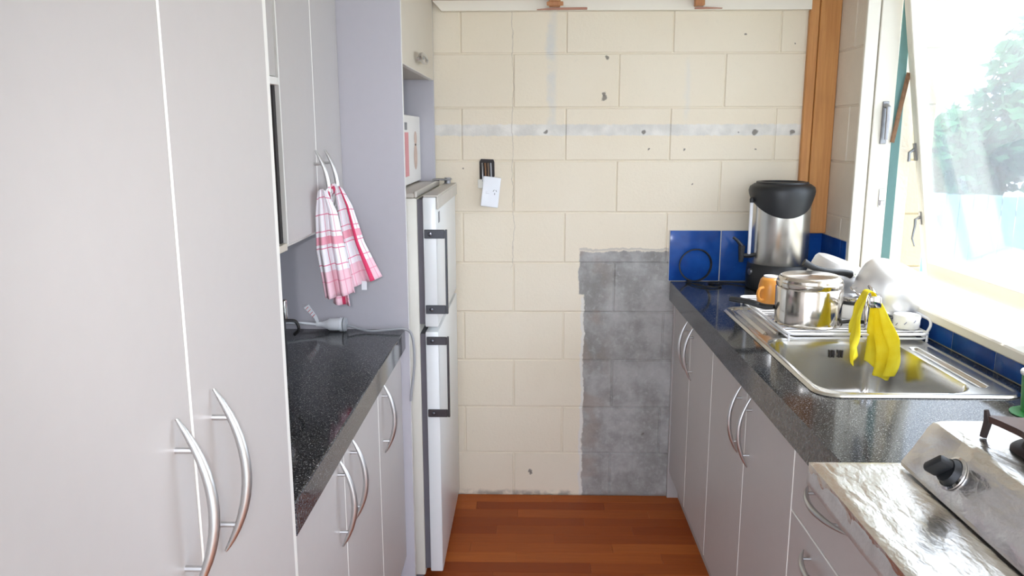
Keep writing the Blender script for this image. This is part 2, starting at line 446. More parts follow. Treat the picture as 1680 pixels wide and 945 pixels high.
# floor
bm = newbox(XL-0.2, XR+0.2, YF-0.2, 0.2, -0.12, -0.006)
floor = obj('floor', bm, WOODFLOOR); tag(floor, 'reddish brown timber strip floor between the two rows of cabinets', 'floor', kind='structure')
plank_cache = {}
def plank(x0, x1, y0, y1):
    key = (round(x1-x0, 3), round(y1-y0, 3))
    if key not in plank_cache:
        b = bmesh.new(); w, d = key
        box(b, 0.0004, w-0.0004, 0.0004, d-0.0004, -0.006, 0.0, bev=0.0005)
        me = bpy.data.meshes.new('plank'); b.to_mesh(me); b.free(); me.materials.append(WOODFLOOR); plank_cache[key] = me
    o = bpy.data.objects.new('plank', plank_cache[key]); COL.objects.link(o)
    o.parent = floor; o.location = Vector((x0, y0, 0))-WPOS[floor]
y = 0.0; row = 0
PW = 0.067
while y > -2.05:
    x = -0.16 - [0.0, 0.31, 0.14, 0.40, 0.22][row % 5]
    first = True
    while x < 0.95:
        L = 0.52
        plank(x, x+L, y-PW, y); x += L
    y -= PW; row += 1
# ceiling
ceil = obj('ceiling', newbox(XL-0.2, XR+0.2, YF-0.2, 0.2, ZC, ZC+0.1), CEIL); tag(ceil, 'plain pale ceiling above the kitchen', 'ceiling', kind='structure')
# left wall and front wall (behind the camera, with a wide opening added to let daylight in)
wl = obj('wall_left', newbox(XL-0.15, XL, YF, 0.0, 0, ZC), PLASTER); tag(wl, 'plain plastered wall behind the left cabinets', 'wall', kind='structure')
bm = bmesh.new()
box(bm, XL-0.2, XL+0.08, YF-0.15, YF, 0, ZC); box(bm, XR-0.08, XR+0.2, YF-0.15, YF, 0, ZC)
box(bm, XL+0.08, XR-0.08, YF-0.15, YF, 2.3, ZC); box(bm, XL+0.08, XR-0.08, YF-0.15, YF, 0, 0.03)
wf = obj('wall_front', bm, PLASTER); tag(wf, 'pale wall behind the viewer with a wide opening added for daylight', 'wall', kind='structure')
# back wall of concrete blocks
bm = newbox(XL-0.2, XR+0.20, 0.004, 0.2, -0.02, ZC)
wb = obj('wall_back', bm, BLOCKW); tag(wb, 'cream painted concrete block end wall with a bare grey patch', 'wall', kind='structure')
block_cache = {}
def block(parent, axis, u0, u1, z0, z1, plane, m, sgn=1, dep=0.02):
    """one block; axis 'x': face looks to -y (or +y); axis 'y': face looks to -x"""
    key = (axis, round(u1-u0, 3), round(z1-z0, 3), m.name, sgn)
    if key not in block_cache:
        b = bmesh.new(); g = 0.0022; w, h = u1-u0, z1-z0
        if axis == 'x': box(b, g, w-g, 0 if sgn > 0 else -dep, dep if sgn > 0 else 0, g, h-g, bev=0.0028)
        else: box(b, 0 if sgn > 0 else -dep, dep if sgn > 0 else 0, g, w-g, g, h-g, bev=0.0028)
        me = bpy.data.meshes.new('block'); b.to_mesh(me); b.free(); me.materials.append(m); block_cache[key] = me
    o = bpy.data.objects.new('block', block_cache[key]); COL.objects.link(o); o.parent = parent
    loc = Vector((u0, plane, z0)) if axis == 'x' else Vector((plane, u0, z0))
    j = random.uniform(-0.0006, 0.0006)
    loc += Vector((0, j, 0)) if axis == 'x' else Vector((j, 0, 0))
    o.location = loc-WPOS[parent]
for k in range(-3, 10):
    z1 = Z0-0.2*k; z0 = z1-0.2
    off = 0.0 if k % 2 != 0 else 0.2      # course k = -1 has joints at x = 0, .4, .8
    z0c = max(z0, 0.0)
    if z1 <= 0.02: continue
    z1c = min(z1, ZC)
    if z1c-z0c < 0.02: continue
    u = off-0.8
    while u < XR:
        a, b_ = max(u, XL), min(u+0.4, XR)
        if b_-a > 0.02: block(wb, 'x', a, b_, z0c, z1c, 0.0, BLOCKW)
        u += 0.4

# right wall: blocks, window opening
WY0, WY1 = -0.255, -2.32      # window opening along y
WZ0, WZ1 = 1.0, 2.12
bm = bmesh.new()
XO = 1.60
box(bm, XR+0.004, XO, WY0, 0.004, 0, ZC)
box(bm, XR+0.004, XO, WY1, WY0, 0, WZ0-0.03); box(bm, XR+0.004, XO, WY1, WY0, WZ1, ZC)
box(bm, XR+0.004, XO, YF, WY1, 0, ZC)
wr = obj('wall_right', bm, BLOCKR); tag(wr, 'cream block wall holding the window above the sink', 'wall', kind='structure')
for k in range(-3, 10):
    z1 = Z0-0.2*k; z0 = max(z1-0.2, 0.0); z1 = min(z1, ZC)
    if z1-z0 < 0.02: continue
    cuts = [0.0, WY0] if k % 2 == 0 else [0.0, -0.17, WY0]
    for a, b_ in zip(cuts[:-1], cuts[1:]): block(wr, 'y', b_, a, z0, z1, XR, BLOCKR)
    segs = []
    if z1 <= WZ0-0.0: segs = [(WY0, WY1)]
    elif z0 >= WZ1: segs = [(WY0, WY1)]
    for (a, b_) in segs:
        u = a
        while u > b_+0.02:
            block(wr, 'y', max(u-0.4, b_), u, z0, z1, XR, BLOCKR); u -= 0.4
    u = WY1
    while u > -2.9:
        block(wr, 'y', u-0.4, u, z0, z1, XR, BLOCKR); u -= 0.4
# navy tiles
tile_cache = {}
def tile(parent, axis, u0, u1, z0, z1, plane):
    b = bmesh.new(); g = 0.0018; d = 0.007
    if axis == 'x': box(b, u0+g, u1-g, plane-d, plane, z0+g, z1-g, bev=0.0012, seg=2)
    else: box(b, plane-d, plane, u0+g, u1-g, z0+g, z1-g, bev=0.0012, seg=2)
    return obj('tile', b, TILE, parent, smooth=True, angle=50)
gb = bmesh.new(); box(gb, 0.813, XR, -0.0055, 0.001, 0.918, 1.1195)
obj('grout', gb, GROUT, wb)
for i in range(3):
    tile(wb, 'x', 0.813+0.2*i, min(1.013+0.2*i, XR), 0.9175, 1.12, -0.0005)
gb = bmesh.new(); box(gb, XR-0.0055, XR+0.001, WY0+0.002, -0.008, 0.918, 1.1095); box(gb, XR-0.0055, XR+0.001, -2.62, WY0, 0.918, 0.998)
obj('grout', gb, GROUT, wr)
tile(wr, 'y', -0.20, -0.009, 0.9175, 1.11, XR-0.0005); tile(wr, 'y', WY0+0.003, -0.20, 0.9175, 1.11, XR-0.0005)
yy = -0.2113-0.2
tile(wr, 'y', yy, WY0-0.001, 0.9175, 0.998, XR-0.0005)
while yy > -2.6:
    tile(wr, 'y', yy-0.2, yy, 0.9175, 0.998, XR-0.0005); yy -= 0.2
# trims: lintel board, timber corner post, rafters
bm = bmesh.new()
L = [(-0.100, 1.975), (-0.066, 1.939), (1.297, 1.939), (1.297, 2.03), (-0.100, 2.03)]
va = [bm.verts.new((x, -0.034, z)) for x, z in L]; vb = [bm.verts.new((x, 0.0, z)) for x, z in L]
bm.faces.new(va); bm.faces.new(vb[::-1])
for i in range(5): bm.faces.new((va[i], va[(i+1) % 5], vb[(i+1) % 5], vb[i]))
o = obj('trim_1', bm, CREAMP); tag(o, 'cream painted board along the top of the block wall', 'board', kind='structure')
bm = newbox(-0.11, 1.29, -0.048, 0.0, 1.979, 2.06)
bm = newbox(-0.10, 1.29, -0.05, -0.034, 1.976, 2.05, bev=0.001)
o = obj('trim_2', bm, WOODPINK); tag(o, 'reddish timber batten above the cream board', 'batten', kind='structure')
t3 = thing('trim_3', (1.35, 0.0, 0.92), 'varnished pine corner post beside the kitchen window', 'post', kind='structure')
obj('narrow_board', newbox(1.297, 1.331, -0.022, 0.0, 1.12, ZC, bev=0.002), POSTW, t3)
obj('wide_board', newbox(1.3325, XR-0.001, -0.030, 0.0, 1.112, ZC, bev=0.002), POSTW, t3)
for i, (xc, lab) in enumerate(((0.353, 'pine rafter end on a thin sliver of wood, left one'), (0.878, 'small pine rafter end on cream board, right one'))):
    t4 = thing('rafter_end', (xc, -0.05, 1.95), lab, 'rafter', 'rafter ends on the top board')
    w = 0.020 if i == 0 else 0.017
    obj('rafter', newbox(xc-w, xc+w, -0.085, -0.0505, 1.947, 2.3, bev=0.002), RAFTW, t4)
    if i == 0:
        obj('packer', newbox(xc-0.030, xc+0.030, -0.092, -0.086, 1.947, 1.962, bev=0.002), RAFTW, t4)
    bm = bmesh.new()
    xs = [(-0.065, 1.9395, 1.942), (0.0, 1.9395, 1.947), (0.12, 1.9405, 1.948)] if i == 0 else [(-0.01, 1.941, 1.945), (0.03, 1.941, 1.947), (0.09, 1.942, 1.944)]
    ra = [[bm.verts.new((xc+x, yv, zz)) for yv in (-0.045, -0.0345) for zz in (a, b_)] for x, a, b_ in xs]
    for A, B in zip(ra[:-1], ra[1:]):
        for q in ((0, 1), (1, 3), (3, 2), (2, 0)): bm.faces.new((A[q[0]], A[q[1]], B[q[1]], B[q[0]]))
    bm.faces.new((ra[0][0], ra[0][1], ra[0][3], ra[0][2])); bm.faces.new((ra[-1][0], ra[-1][2], ra[-1][3], ra[-1][1]))
    obj('wood_sliver', bm, WOODPINK, t4)

# ------------------------------------------------------------------ window
w1 = thing('window_1', (XR, -0.9, WZ0), 'open top-hung window with cream frame above the sink', 'window', kind='structure')
def frame_piece(name, *a, m=CREAMP, parent=None, bev=0.002):
    return obj(name, newbox(*a, bev=bev), m, parent or w1)
frame_piece('jamb_facing', XR-0.004, XR+0.040, WY0-0.014, WY0+0.0, WZ0, WZ1)
frame_piece('jamb', XR+0.043, XR+0.112, WY0-0.018, WY0, WZ0, WZ1)
frame_piece('outer_jamb', XR+0.113, XR+0.145, WY0-0.014, WY0, WZ0, WZ1, m=TEAL)
frame_piece('head', XR, XR+0.145, WY1, WY0-0.019, WZ1-0.04, WZ1)
frame_piece('sill', XR-0.022, XR+0.24, WY1, WY0-0.0005, WZ0-0.028, WZ0, bev=0.004)
frame_piece('mullion', XR+0.02, XR+0.13, -1.325, -1.275, WZ0, WZ1-0.041)
frame_piece('jamb', XR, XR+0.14, WY1, WY1+0.03, WZ0, WZ1-0.041)
def sash(y0, y1, ang, full=True):
    """sash hung at the top, swung outwards; y0 > y1"""
    hx, hz = XR+0.085, WZ1-0.03
    R = Matrix.Translation((hx, 0, hz)) @ Matrix.Rotation(-ang, 4, 'Y')
    H = 1.115; w = 0.042; d = 0.034
    def bx(a0, a1, b0, b1, c0, c1, bev=0.0025):
        b = bmesh.new(); box(b, a0, a1, b0, b1, c0, c1, bev=bev); bmesh.ops.transform(b, matrix=R, verts=b.verts); return b
    # local: x outwards, z down from the hinge (negative)
    s = obj('sash', bx(0, d, y0-w, y0, -H, 0), CREAMP, w1)                   # the stile carries the rest
    obj('sash_stile', bx(0, d, y1, y1+w, -H, 0), CREAMP, s)
    obj('bottom_rail', bx(0, d, y1+w, y0-w, -H, -H+0.056), CREAMP, s)
    obj('top_rail', bx(0, d, y1+w, y0-w, -0.05, 0), CREAMP, s)
    obj('pane', bx(0.016, 0.020, y1+w-0.006, y0-w+0.006, -H+0.05, -0.045, bev=0), GLASS, s)
    if full:
        # casement catch, stay arm and hook on the near stile
        b = bmesh.new(); tube(b, [(-0.004, y0-0.012, -0.66), (-0.022, y0-0.012, -0.67), (-0.026, y0-0.012, -0.70)], 0.006, 6)
        box(b, -0.006, 0.0, y0-0.022, y0-0.004, -0.70, -0.64, bev=0.001)
        bmesh.ops.transform(b, matrix=R, verts=b.verts); obj('stay_bracket', b, GREYMETAL, s)
        b = bmesh.new(); tube(b, [(-0.004, y0-0.015, -0.90), (-0.018, y0-0.015, -0.905), (-0.022, y0-0.015, -0.93), (-0.034, y0-0.015, -0.97), (-0.028, y0-0.015, -1.0)], [0.006, 0.006, 0.005, 0.004, 0.003], 6)
        box(b, -0.004, 0.0, y0-0.024, y0-0.008, -0.925, -0.88, bev=0.001)
        bmesh.ops.transform(b, matrix=R, verts=b.verts); obj('hook', b, GREYMETAL, s)
    return R
RS = sash(WY0-0.022, -1.272, math.radians(9.2))
sash(-1.328, WY1+0.032, math.radians(9.2), full=False)
# friction stay from jamb to sash, catch plates on the jamb
b = bmesh.new(); p0 = Vector((XR+0.112, WY0-0.024, 1.46)); p1 = RS @ Vector((-0.002, WY0-0.026, -0.40))
tube(b, [p0, p0.lerp(p1, 0.5), p1], 0.008, 6, sq=(1.0, 0.35)); obj('stay_arm', b, RUST, w1)
b = bmesh.new(); box(b, XR+0.070, XR+0.092, WY0-0.024, WY0-0.018, 1.455, 1.60, bev=0.002)
tube(b, [(XR+0.081, WY0-0.026, 1.585), (XR+0.081, WY0-0.045, 1.58), (XR+0.081, WY0-0.045, 1.47)], [0.009, 0.008, 0.006], 8); obj('catch', b, GREYMETAL, w1)
b = bmesh.new(); box(b, XR+0.084, XR+0.105, WY0-0.022, WY0-0.018, 1.235, 1.30, bev=0.001); box(b, XR+0.086, XR+0.103, WY0-0.030, WY0-0.022, 1.24, 1.26, bev=0.002); obj('strike_plate', b, CHROME, w1)

# ------------------------------------------------------------------ outside
GZ = -0.75
GRASS = mat('sunlit_yard', (0.26, 0.29, 0.27), 0.9, var=0.2, scale=2)
g = obj('ground', newbox(-60, 60, -60, 60, GZ-0.1, GZ), GRASS); tag(g, 'pale sunlit yard outside the window', 'ground', kind='structure')
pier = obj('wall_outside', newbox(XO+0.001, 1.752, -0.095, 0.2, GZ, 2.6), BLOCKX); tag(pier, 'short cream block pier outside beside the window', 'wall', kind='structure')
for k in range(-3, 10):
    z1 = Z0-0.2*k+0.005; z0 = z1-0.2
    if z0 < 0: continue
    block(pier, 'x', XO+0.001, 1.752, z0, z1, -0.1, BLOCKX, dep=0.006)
FENCEM = mat('pale_teal_fence_paint', (0.22, 0.36, 0.40), 0.7, var=0.1, scale=5)
fn = thing('fence', (9.0, 9.0, GZ), 'pale blue-green board fence beyond the yard', 'fence')
fd = Vector((0.8, -0.6, 0)).normalized(); fnrm = Vector((0.6, 0.8, 0)).normalized()
FM = Matrix(((fd.x, fnrm.x, 0, 7.6), (fd.y, fnrm.y, 0, 9.0), (0, 0, 1, GZ), (0, 0, 0, 1)))
for k in range(-16, 26):
    b = newbox(k*0.19+0.005, k*0.19+0.185, -0.01, 0.012, 0.03, 1.30+0.01*math.sin(k*1.7), bev=0.003)
    bmesh.ops.transform(b, matrix=FM, verts=b.verts); obj('board', b, FENCEM, fn)
for zz in (0.3, 1.0):
    b = newbox(-16*0.19, 26*0.19, 0.013, 0.06, zz, zz+0.08); bmesh.ops.transform(b, matrix=FM, verts=b.verts); obj('rail', b, FENCEM, fn)
LEAF = mat('sunlit_leaf', (0.06, 0.19, 0.085), 0.9, var=0.3, scale=3, spec=0.1)
BARK = mat('tree_bark', (0.12, 0.09, 0.06), 0.9, var=0.3, scale=20, bump=0.4)
def tree(name, base, crown, rad, n, label, ls=0.15):
    t = thing(name, base, label, 'tree', 'trees beyond the fence')
    b = bmesh.new(); bx_, by_, bz_ = base
    tube(b, smooth_path([(bx_, by_, bz_), (bx_+0.05, by_+0.05, bz_+(crown[2]-bz_)*0.5), (crown[0], crown[1], crown[2]+rad[2]*0.3)], 4), [0.16-0.012*i for i in range(9)], 8)
    for q in range(6):
        a = q*1.05; e = Vector((crown[0]+math.cos(a)*rad[0]*0.7, crown[1]+math.sin(a)*rad[1]*0.7, crown[2]+rad[2]*(0.4*math.sin(q*2.3))))
        st = Vector((bx_, by_, bz_)).lerp(Vector(crown), 0.6+0.05*q); tube(b, [st, st.lerp(e, 0.5)+Vector((0, 0, 0.15)), e], [0.06, 0.035, 0.012], 6)
    obj('trunk', b, BARK, t, smooth=True)
    rr = random.Random(sum(map(ord, name))+n); vs = []; fs = []
    lumps = [Vector((rr.gauss(0, 1), rr.gauss(0, 1), rr.gauss(0, 1))).normalized()*rr.uniform(0.25, 0.75) for _ in range(44)]
    for _ in range(n):
        l = rr.choice(lumps); d = Vector((rr.gauss(0, 1), rr.gauss(0, 1), rr.gauss(0, 1))).normalized()*rr.uniform(0.2, 0.42)
        p = l+d
        p = Vector((crown[0]+p.x*rad[0], crown[1]+p.y*rad[1], crown[2]+p.z*rad[2]))
        u = Vector((rr.gauss(0, 1), rr.gauss(0, 1), rr.gauss(0, 1))).normalized(); v = u.orthogonal().normalized(); s_ = ls*rr.uniform(0.6, 1.3)
        i = len(vs); vs += [p-u*s_, p+v*s_*0.45, p+u*s_, p-v*s_*0.45]; fs.append((i, i+1, i+2, i+3))
    me = bpy.data.meshes.new('foliage'); me.from_pydata([v-Vector(base) for v in vs], [], fs); me.materials.append(LEAF)
    o = bpy.data.objects.new('foliage', me); COL.objects.link(o); o.parent = t; o['kind'] = 'stuff'
tree('leafy_tree', (10.9, 11.6, GZ), (10.9, 11.6, 2.1), (2.3, 3.2, 2.2), 30000, 'large pale green tree outside, right of the window view')
tree('leafy_tree', (8.6, 12.6, GZ), (8.6, 12.6, 0.9), (1.0, 1.0, 1.0), 6000, 'smaller leafy tree outside, left of the large one')

# ------------------------------------------------------------------ cabinet helpers
def door_bm(axis_x, dirx, y0, y1, z0, z1, th=0.018):
    """door in a plane x = axis_x, front looking to dirx; front face laminate, edges pale"""
    b = bmesh.new(); g = 0.0014
    xa, xb = (axis_x-th, axis_x) if dirx > 0 else (axis_x, axis_x+th)
    box(b, xa, xb, y0+g, y1-g, z0+g, z1-g, bev=0.0016)
    for f in b.faces:
        f.normal_update()
        f.material_index = 0 if (abs(f.normal.x) > 0.95) else 1
    return b
def handle(parent, x, dirx, yc, zc, axis, L=0.20, bulge=0.030):
    """bow handle with two posts"""
    n = 14; pts = []; rs = []
    for i in range(n+1):
        t = -1+2*i/n
        d = 0.004+bulge*(1-t*t)
        rs.append(0.0018+0.0046*(1-t*t)**0.7)
        a = t*L/2
        pts.append((x+dirx*d, yc+(a if axis == 'y' else 0), zc+(a if axis == 'z' else 0)))
    b = bmesh.new(); tube(b, pts, rs, 8, sq=(1, 1))
    h = obj('handle', b, STEELH, parent, smooth=True, angle=60)
    h['label'] = 'satin metal bow handle'
    for s in (-1, 1):
        t = s*0.66; d = 0.004+bulge*(1-t*t); a = t*L/2
        p = Vector((x, yc+(a if axis == 'y' else 0), zc+(a if axis == 'z' else 0)))
        b = bmesh.new(); tube(b, [p, p+Vector((dirx*d, 0, 0))], 0.0035, 8); 
        if parent.parent is None or True:
            tgt = h if parent.parent is None else h
        # posts belong to the handle unless that would make a fourth level
        if LEVEL(parent) >= 1:
            me_join(h, b)
        else: obj('handle_post', b, CHROME, h)
    return h
def LEVEL(o):
    k = 0
    while o.parent is not None: k += 1; o = o.parent
    return k
def me_join(o, b):
    """add a bmesh (world coordinates) to an existing mesh object"""
    bmesh.ops.translate(b, verts=b.verts, vec=-WPOS[o])
    bmesh.ops.recalc_face_normals(b, faces=b.faces)
    bb = bmesh.new(); bb.from_mesh(o.data)
    tmp = bpy.data.meshes.new('tmp'); b.to_mesh(tmp); b.free(); bb.from_mesh(tmp); bpy.data.meshes.remove(tmp)
    bb.to_mesh(o.data); bb.free()

# ------------------------------------------------------------------ left side
XPAN = -0.109      # pantry and base door plane
# tall pantry
t = thing('pantry_cabinet', (-0.42, -2.26, 0), 'tall pale grey two-door pantry cupboard filling the left foreground', 'cupboard')
obj('body', newbox(XL+0.004, XPAN-0.020, -2.624, -1.956, 0.10, 2.30), CARC, t)
obj('side_panel', newbox(XL+0.004, XPAN-0.002, -1.9555, -1.9375, 0.0, 2.30, bev=0.0015), EDGE, t)
obj('kickboard', newbox(XPAN-0.05, XPAN-0.035, -2.624, -1.957, 0, 0.0995), KICK, t)
for (a, b_, yh) in ((-2.622, -2.2845, -2.328), (-2.2835, -1.9565, -2.229)):
    d = obj('door', door_bm(XPAN, 1, a, b_, 0.11, 2.295), [LAM, EDGE], t)
    handle(d, XPAN, 1, yh, 1.098, 'z', L=0.206, bulge=0.032)
# left base cabinets
XB = -0.124
def base_cab(name, label, y0, y1, xf, dirx, doors, zb, zt, xback, kick_x, group=None):
    t = thing(name, ((xf+xback)/2, (y0+y1)/2, 0), label, 'cabinet', group)
    xi = xf-dirx*0.0195
    obj('body', newbox(min(xi, xback), max(xi, xback), y0, y1, zb+0.002, zt), CARC, t)
    k2 = kick_x-dirx*0.014
    obj('kickboard', newbox(min(kick_x, k2), max(kick_x, k2), y0, y1, 0, zb), KICK, t)
    for (a, b_, yh, zh) in doors:
        d = obj('door', door_bm(xf, dirx, a, b_, zb+0.002, zt-0.002), [LAM, EDGE], t)
        handle(d, xf, dirx, yh, zh, 'z', L=0.19, bulge=0.028)
    return t
base_cab('base_cabinet', 'grey two-door base cabinet beside the tall pantry', -1.936, -1.180, XB, 1,
         [(-1.935, -1.558, -1.612, 0.752), (-1.558, -1.180, -1.498, 0.752)], 0.172, 0.853, XL+0.004, XB-0.04, 'left base cabinets')
base_cab('base_cabinet', 'grey single-door base cabinet next to the fridge panel', -1.179, -0.806, XB, 1,
         [(-1.179, -0.808, -1.122, 0.752)], 0.172, 0.853, XL+0.004, XB-0.04, 'left base cabinets')
bm = newbox(XL+0.004, -0.110, -1.9365, -0.8005, 0.854, 0.916, bev=0.003, seg=2)
for f in bm.faces:
    f.normal_update(); f.material_index = 1 if f.normal.x > 0.9 else 0
o = obj('worktop', bm, [GRANITE, GRANEDGE]); tag(o, 'dark speckled worktop between pantry and fridge panel', 'worktop')
# tall end panel beside the fridge
bm = newbox(XL+0.004, -0.099, -0.80, -0.782, 0.0, 2.32, bev=0.001)
for f in bm.faces:
    f.normal_update(); f.material_index = 1 if f.normal.x > 0.9 else 0
o = obj('fridge_end_panel', bm, [PANEL, EDGE]); tag(o, 'tall lavender grey panel standing between worktop and fridge', 'panel')
# wall cabinet over the worktop
XU = -0.279
t = thing('wall_cabinet', (-0.5, -1.07, 1.24), 'grey two-door wall cabinet with a towel on its handles', 'cabinet')
obj('body', newbox(XL+0.004, XU-0.020, -1.352, -0.8015, 1.235, 2.30), CARC, t)
for (a, b_, yh) in ((-1.352, -1.078, -1.102), (-1.078, -0.803, -1.010)):
    d = obj('door', door_bm(XU, 1, a, b_, 1.246, 2.295), [LAM, EDGE], t)
    handle(d, XU, 1, yh, 1.352, 'z', L=0.20, bulge=0.030)
t = thing('open_shelf_unit', (-0.5, -1.62, 1.24), 'open shelf unit half hidden between pantry and wall cabinet', 'shelf')
obj('back_panel', newbox(XL+0.004, XL+0.02, -1.9365, -1.3535, 1.25, 2.30), DARK, t)  # board darkened: the unlit niche interior is put into its colour
obj('bottom_board', newbox(XL+0.021, XU-0.001, -1.9365, -1.3535, 1.236, 1.252, bev=0.001), CREAMLAM, t)
obj('shelf', newbox(XL+0.021, XU-0.001, -1.9365, -1.3535, 1.596, 1.612, bev=0.001), EDGE, t)
obj('side_board', newbox(XL+0.021, XU-0.010, -1.3705, -1.3537, 1.2525, 1.5955), DARK, t)  # niche shade carried by the colour here too
obj('door', door_bm(XU-0.004, 1, -1.9365, -1.358, 1.613, 2.295), [LAM, EDGE], t)
obj('top_box', newbox(XL+0.021, XU-0.024, -1.9365, -1.358, 1.6125, 2.295), CARC, t)
# cabinet above the fridge with open niche
t = thing('fridge_top_cabinet', (-0.4, -0.4, 1.69), 'cream door cabinet fixed above the fridge niche', 'cabinet')
obj('body', newbox(XL+0.004, -0.120, -0.7815, -0.0275, 1.692, 2.30), CARC, t)
d = obj('door', door_bm(-0.101, 1, -0.781, -0.027, 1.688, 2.295), [CREAMLAM, EDGE], t)
b = bmesh.new(); tube(b, [(-0.101, -0.46, 1.730), (-0.084, -0.46, 1.730), (-0.078, -0.46, 1.730)], [0.006, 0.006, 0.004], 8)
n = 20
ring = [Vector((-0.080, -0.46+0.085*math.cos(2*PI*k/n), 1.730+0.012*math.sin(2*PI*k/n))) for k in range(n)]
tube(b, ring, 0.0055, 8, closed=True); h = obj('handle', b, STEELH, d, smooth=True); h['label'] = 'oval metal handle'
o = obj('niche_side_panel', newbox(XL+0.004, -0.102, -0.0245, -0.009, 0.0, 2.30, bev=0.001), PANEL); tag(o, 'narrow lavender grey panel between fridge niche and block wall', 'panel')
obj('niche_back', newbox(XL+0.004, XL+0.018, -0.7815, -0.027, 1.32, 1.6915), PANEL, t)

# ------------------------------------------------------------------ fridge
t = thing('fridge_freezer', (-0.35, -0.34, 0), 'old white fridge freezer with dark strap handles by the block wall', 'fridge')
FY0, FY1 = -0.662, -0.025
obj('body', newbox(-0.66, -0.086, FY0+0.004, FY1-0.002, 0.02, 1.296, bev=0.004, seg=2), FRIDGEB, t, smooth=True)
b = bmesh.new(); box(b, -0.66, -0.094, FY0+0.002, FY1, 1.2965, 1.312, bev=0.003); box(b, -0.094, -0.086, FY0+0.002, FY1, 1.298, 1.318, bev=0.002)
obj('top_panel', b, FRIDGET, t)
for nm, z0, z1 in (('freezer', 0.888, 1.300), ('fridge', 0.036, 0.872)):
    d = obj(nm+'_door', newbox(-0.068, -0.026, FY0, FY1, z0, z1, bev=0.004, seg=2), FRIDGEW, t, smooth=True)
    obj('gasket', newbox(-0.0855, -0.0685, FY0+0.008, FY1-0.008, z0+0.008, z1-0.008), GASKET, d)
    if nm == 'freezer':
        b = bmesh.new(); box(b, -0.0655, -0.020, FY0+0.001, FY1-0.001, 1.3005, 1.306, bev=0.001); box(b, -0.0255, -0.019, FY0+0.001, FY1-0.001, 1.262, 1.3005, bev=0.001)
        obj('top_trim', b, FRIDGET, d)
        b = bmesh.new(); box(b, -0.105, -0.035, FY1-0.075, FY1-0.02, 1.3185, 1.324, bev=0.002); lathe(b, [(0, 1.328), (0.012, 1.328), (0.012, 1.3065)], 12, Matrix.Translation((-0.05, FY1-0.045, 0))); obj('hinge', b, GREYMETAL, d)
        b = newbox(-0.0257, -0.0252, FY0+0.05, FY0+0.09, 1.215, 1.250); obj('rating_label', b, GREYINK, d)
    za, zb2 = ((1.172, 1.200), (0.932, 0.960)) if nm == 'freezer' else ((0.830, 0.857), (0.588, 0.614))
    hb = bmesh.new()
    xh = 0.004
    # one bent strap: lies on the door's edge, steps out in front and runs down
    box(hb, xh-0.004, xh+0.003, FY0-0.006, FY0+0.006, zb2[0], za[1], bev=0.0015)
    h = obj('handle', hb, STRAP, d); h['label'] = 'dark strap handle with chrome ends'
    for (a0, a1) in (za, zb2):
        b = bmesh.new(); box(b, -0.064, xh-0.0045, FY0-0.006, FY0-0.0005, a0, a1, bev=0.0015)
        lathe(b, [(0, 0.004), (0.006, 0.003), (0.007, 0)], 10, axis_mat((-0.046, FY0-0.006, (a0+a1)/2), (0, -1, 0)))
        me_join(h, b)
h_ = obj('plinth', newbox(-0.60, -0.095, FY0+0.02, FY1-0.02, 0.0, 0.0195), GASKET, t)
# printed carton on the fridge
t = thing('printed_carton', (-0.28, -0.22, 1.3125), 'white printed cardboard box on top of the fridge', 'box')
CARTON = mat('white_card', (0.82, 0.80, 0.78), 0.6, var=0.03)
obj('carton', newbox(-0.44, -0.156, -0.42, -0.035, 1.3185, 1.555, bev=0.002), CARTON, t)
obj('red_stripe', newbox(-0.1557, -0.1552, -0.418, -0.335, 1.348, 1.497), mat('faded_red_print', (0.72, 0.30, 0.32), 0.6), t)
obj('grey_lettering', newbox(-0.1557, -0.1552, -0.415, -0.36, 1.505, 1.53), GREYINK, t)
PIC = mat('printed_picture', (0.70, 0.52, 0.44), 0.6, var=0.25, scale=25)
b = bmesh.new(); lathe(b, [(0, 0.0006), (0.036, 0.0006), (0.036, 0)], 18, Matrix.Translation((-0.1557, -0.17, 1.41)) @ Matrix.Rotation(PI/2, 4, 'Y') @ Matrix.Diagonal((1.3, 1.2, 1, 1))); obj('picture', b, PIC, t)
b = bmesh.new(); lathe(b, [(0, 0.0006), (0.026, 0.0006), (0.026, 0)], 18, Matrix.Translation((-0.1557, -0.165, 1.475)) @ Matrix.Rotation(PI/2, 4, 'Y') @ Matrix.Diagonal((1.0, 1.3, 1, 1))); obj('picture', b, PIC, t)

# ------------------------------------------------------------------ tea towel on the wall cabinet handles
def sheet(fn, nu, nv, uvf, thick=0.0):
    b = bmesh.new(); uvl = b.loops.layers.uv.new('UVMap')
    V = [[b.verts.new(fn(i/nu, j/nv)) for j in range(nv+1)] for i in range(nu+1)]
    idx = {}
    for i in range(nu+1):
        for j in range(nv+1): idx[V[i][j]] = uvf(i/nu, j/nv)
    for i in range(nu):
        for j in range(nv):
            f = b.faces.new((V[i][j], V[i+1][j], V[i+1][j+1], V[i][j+1]))
            for l in f.loops: l[uvl].uv = idx[l.vert]
    return b
def interp(tab, t):
    for (t0, v0), (t1, v1) in zip(tab[:-1], tab[1:]):
        if t <= t1:
            k = (t-t0)/(t1-t0); k = k*k*(3-2*k) if False else k
            return v0+(v1-v0)*k
    return tab[-1][1]
tw = thing('tea_towel', (-0.24, -1.05, 1.0), 'red and white checked tea towel hung through the wall cabinet handles', 'towel')
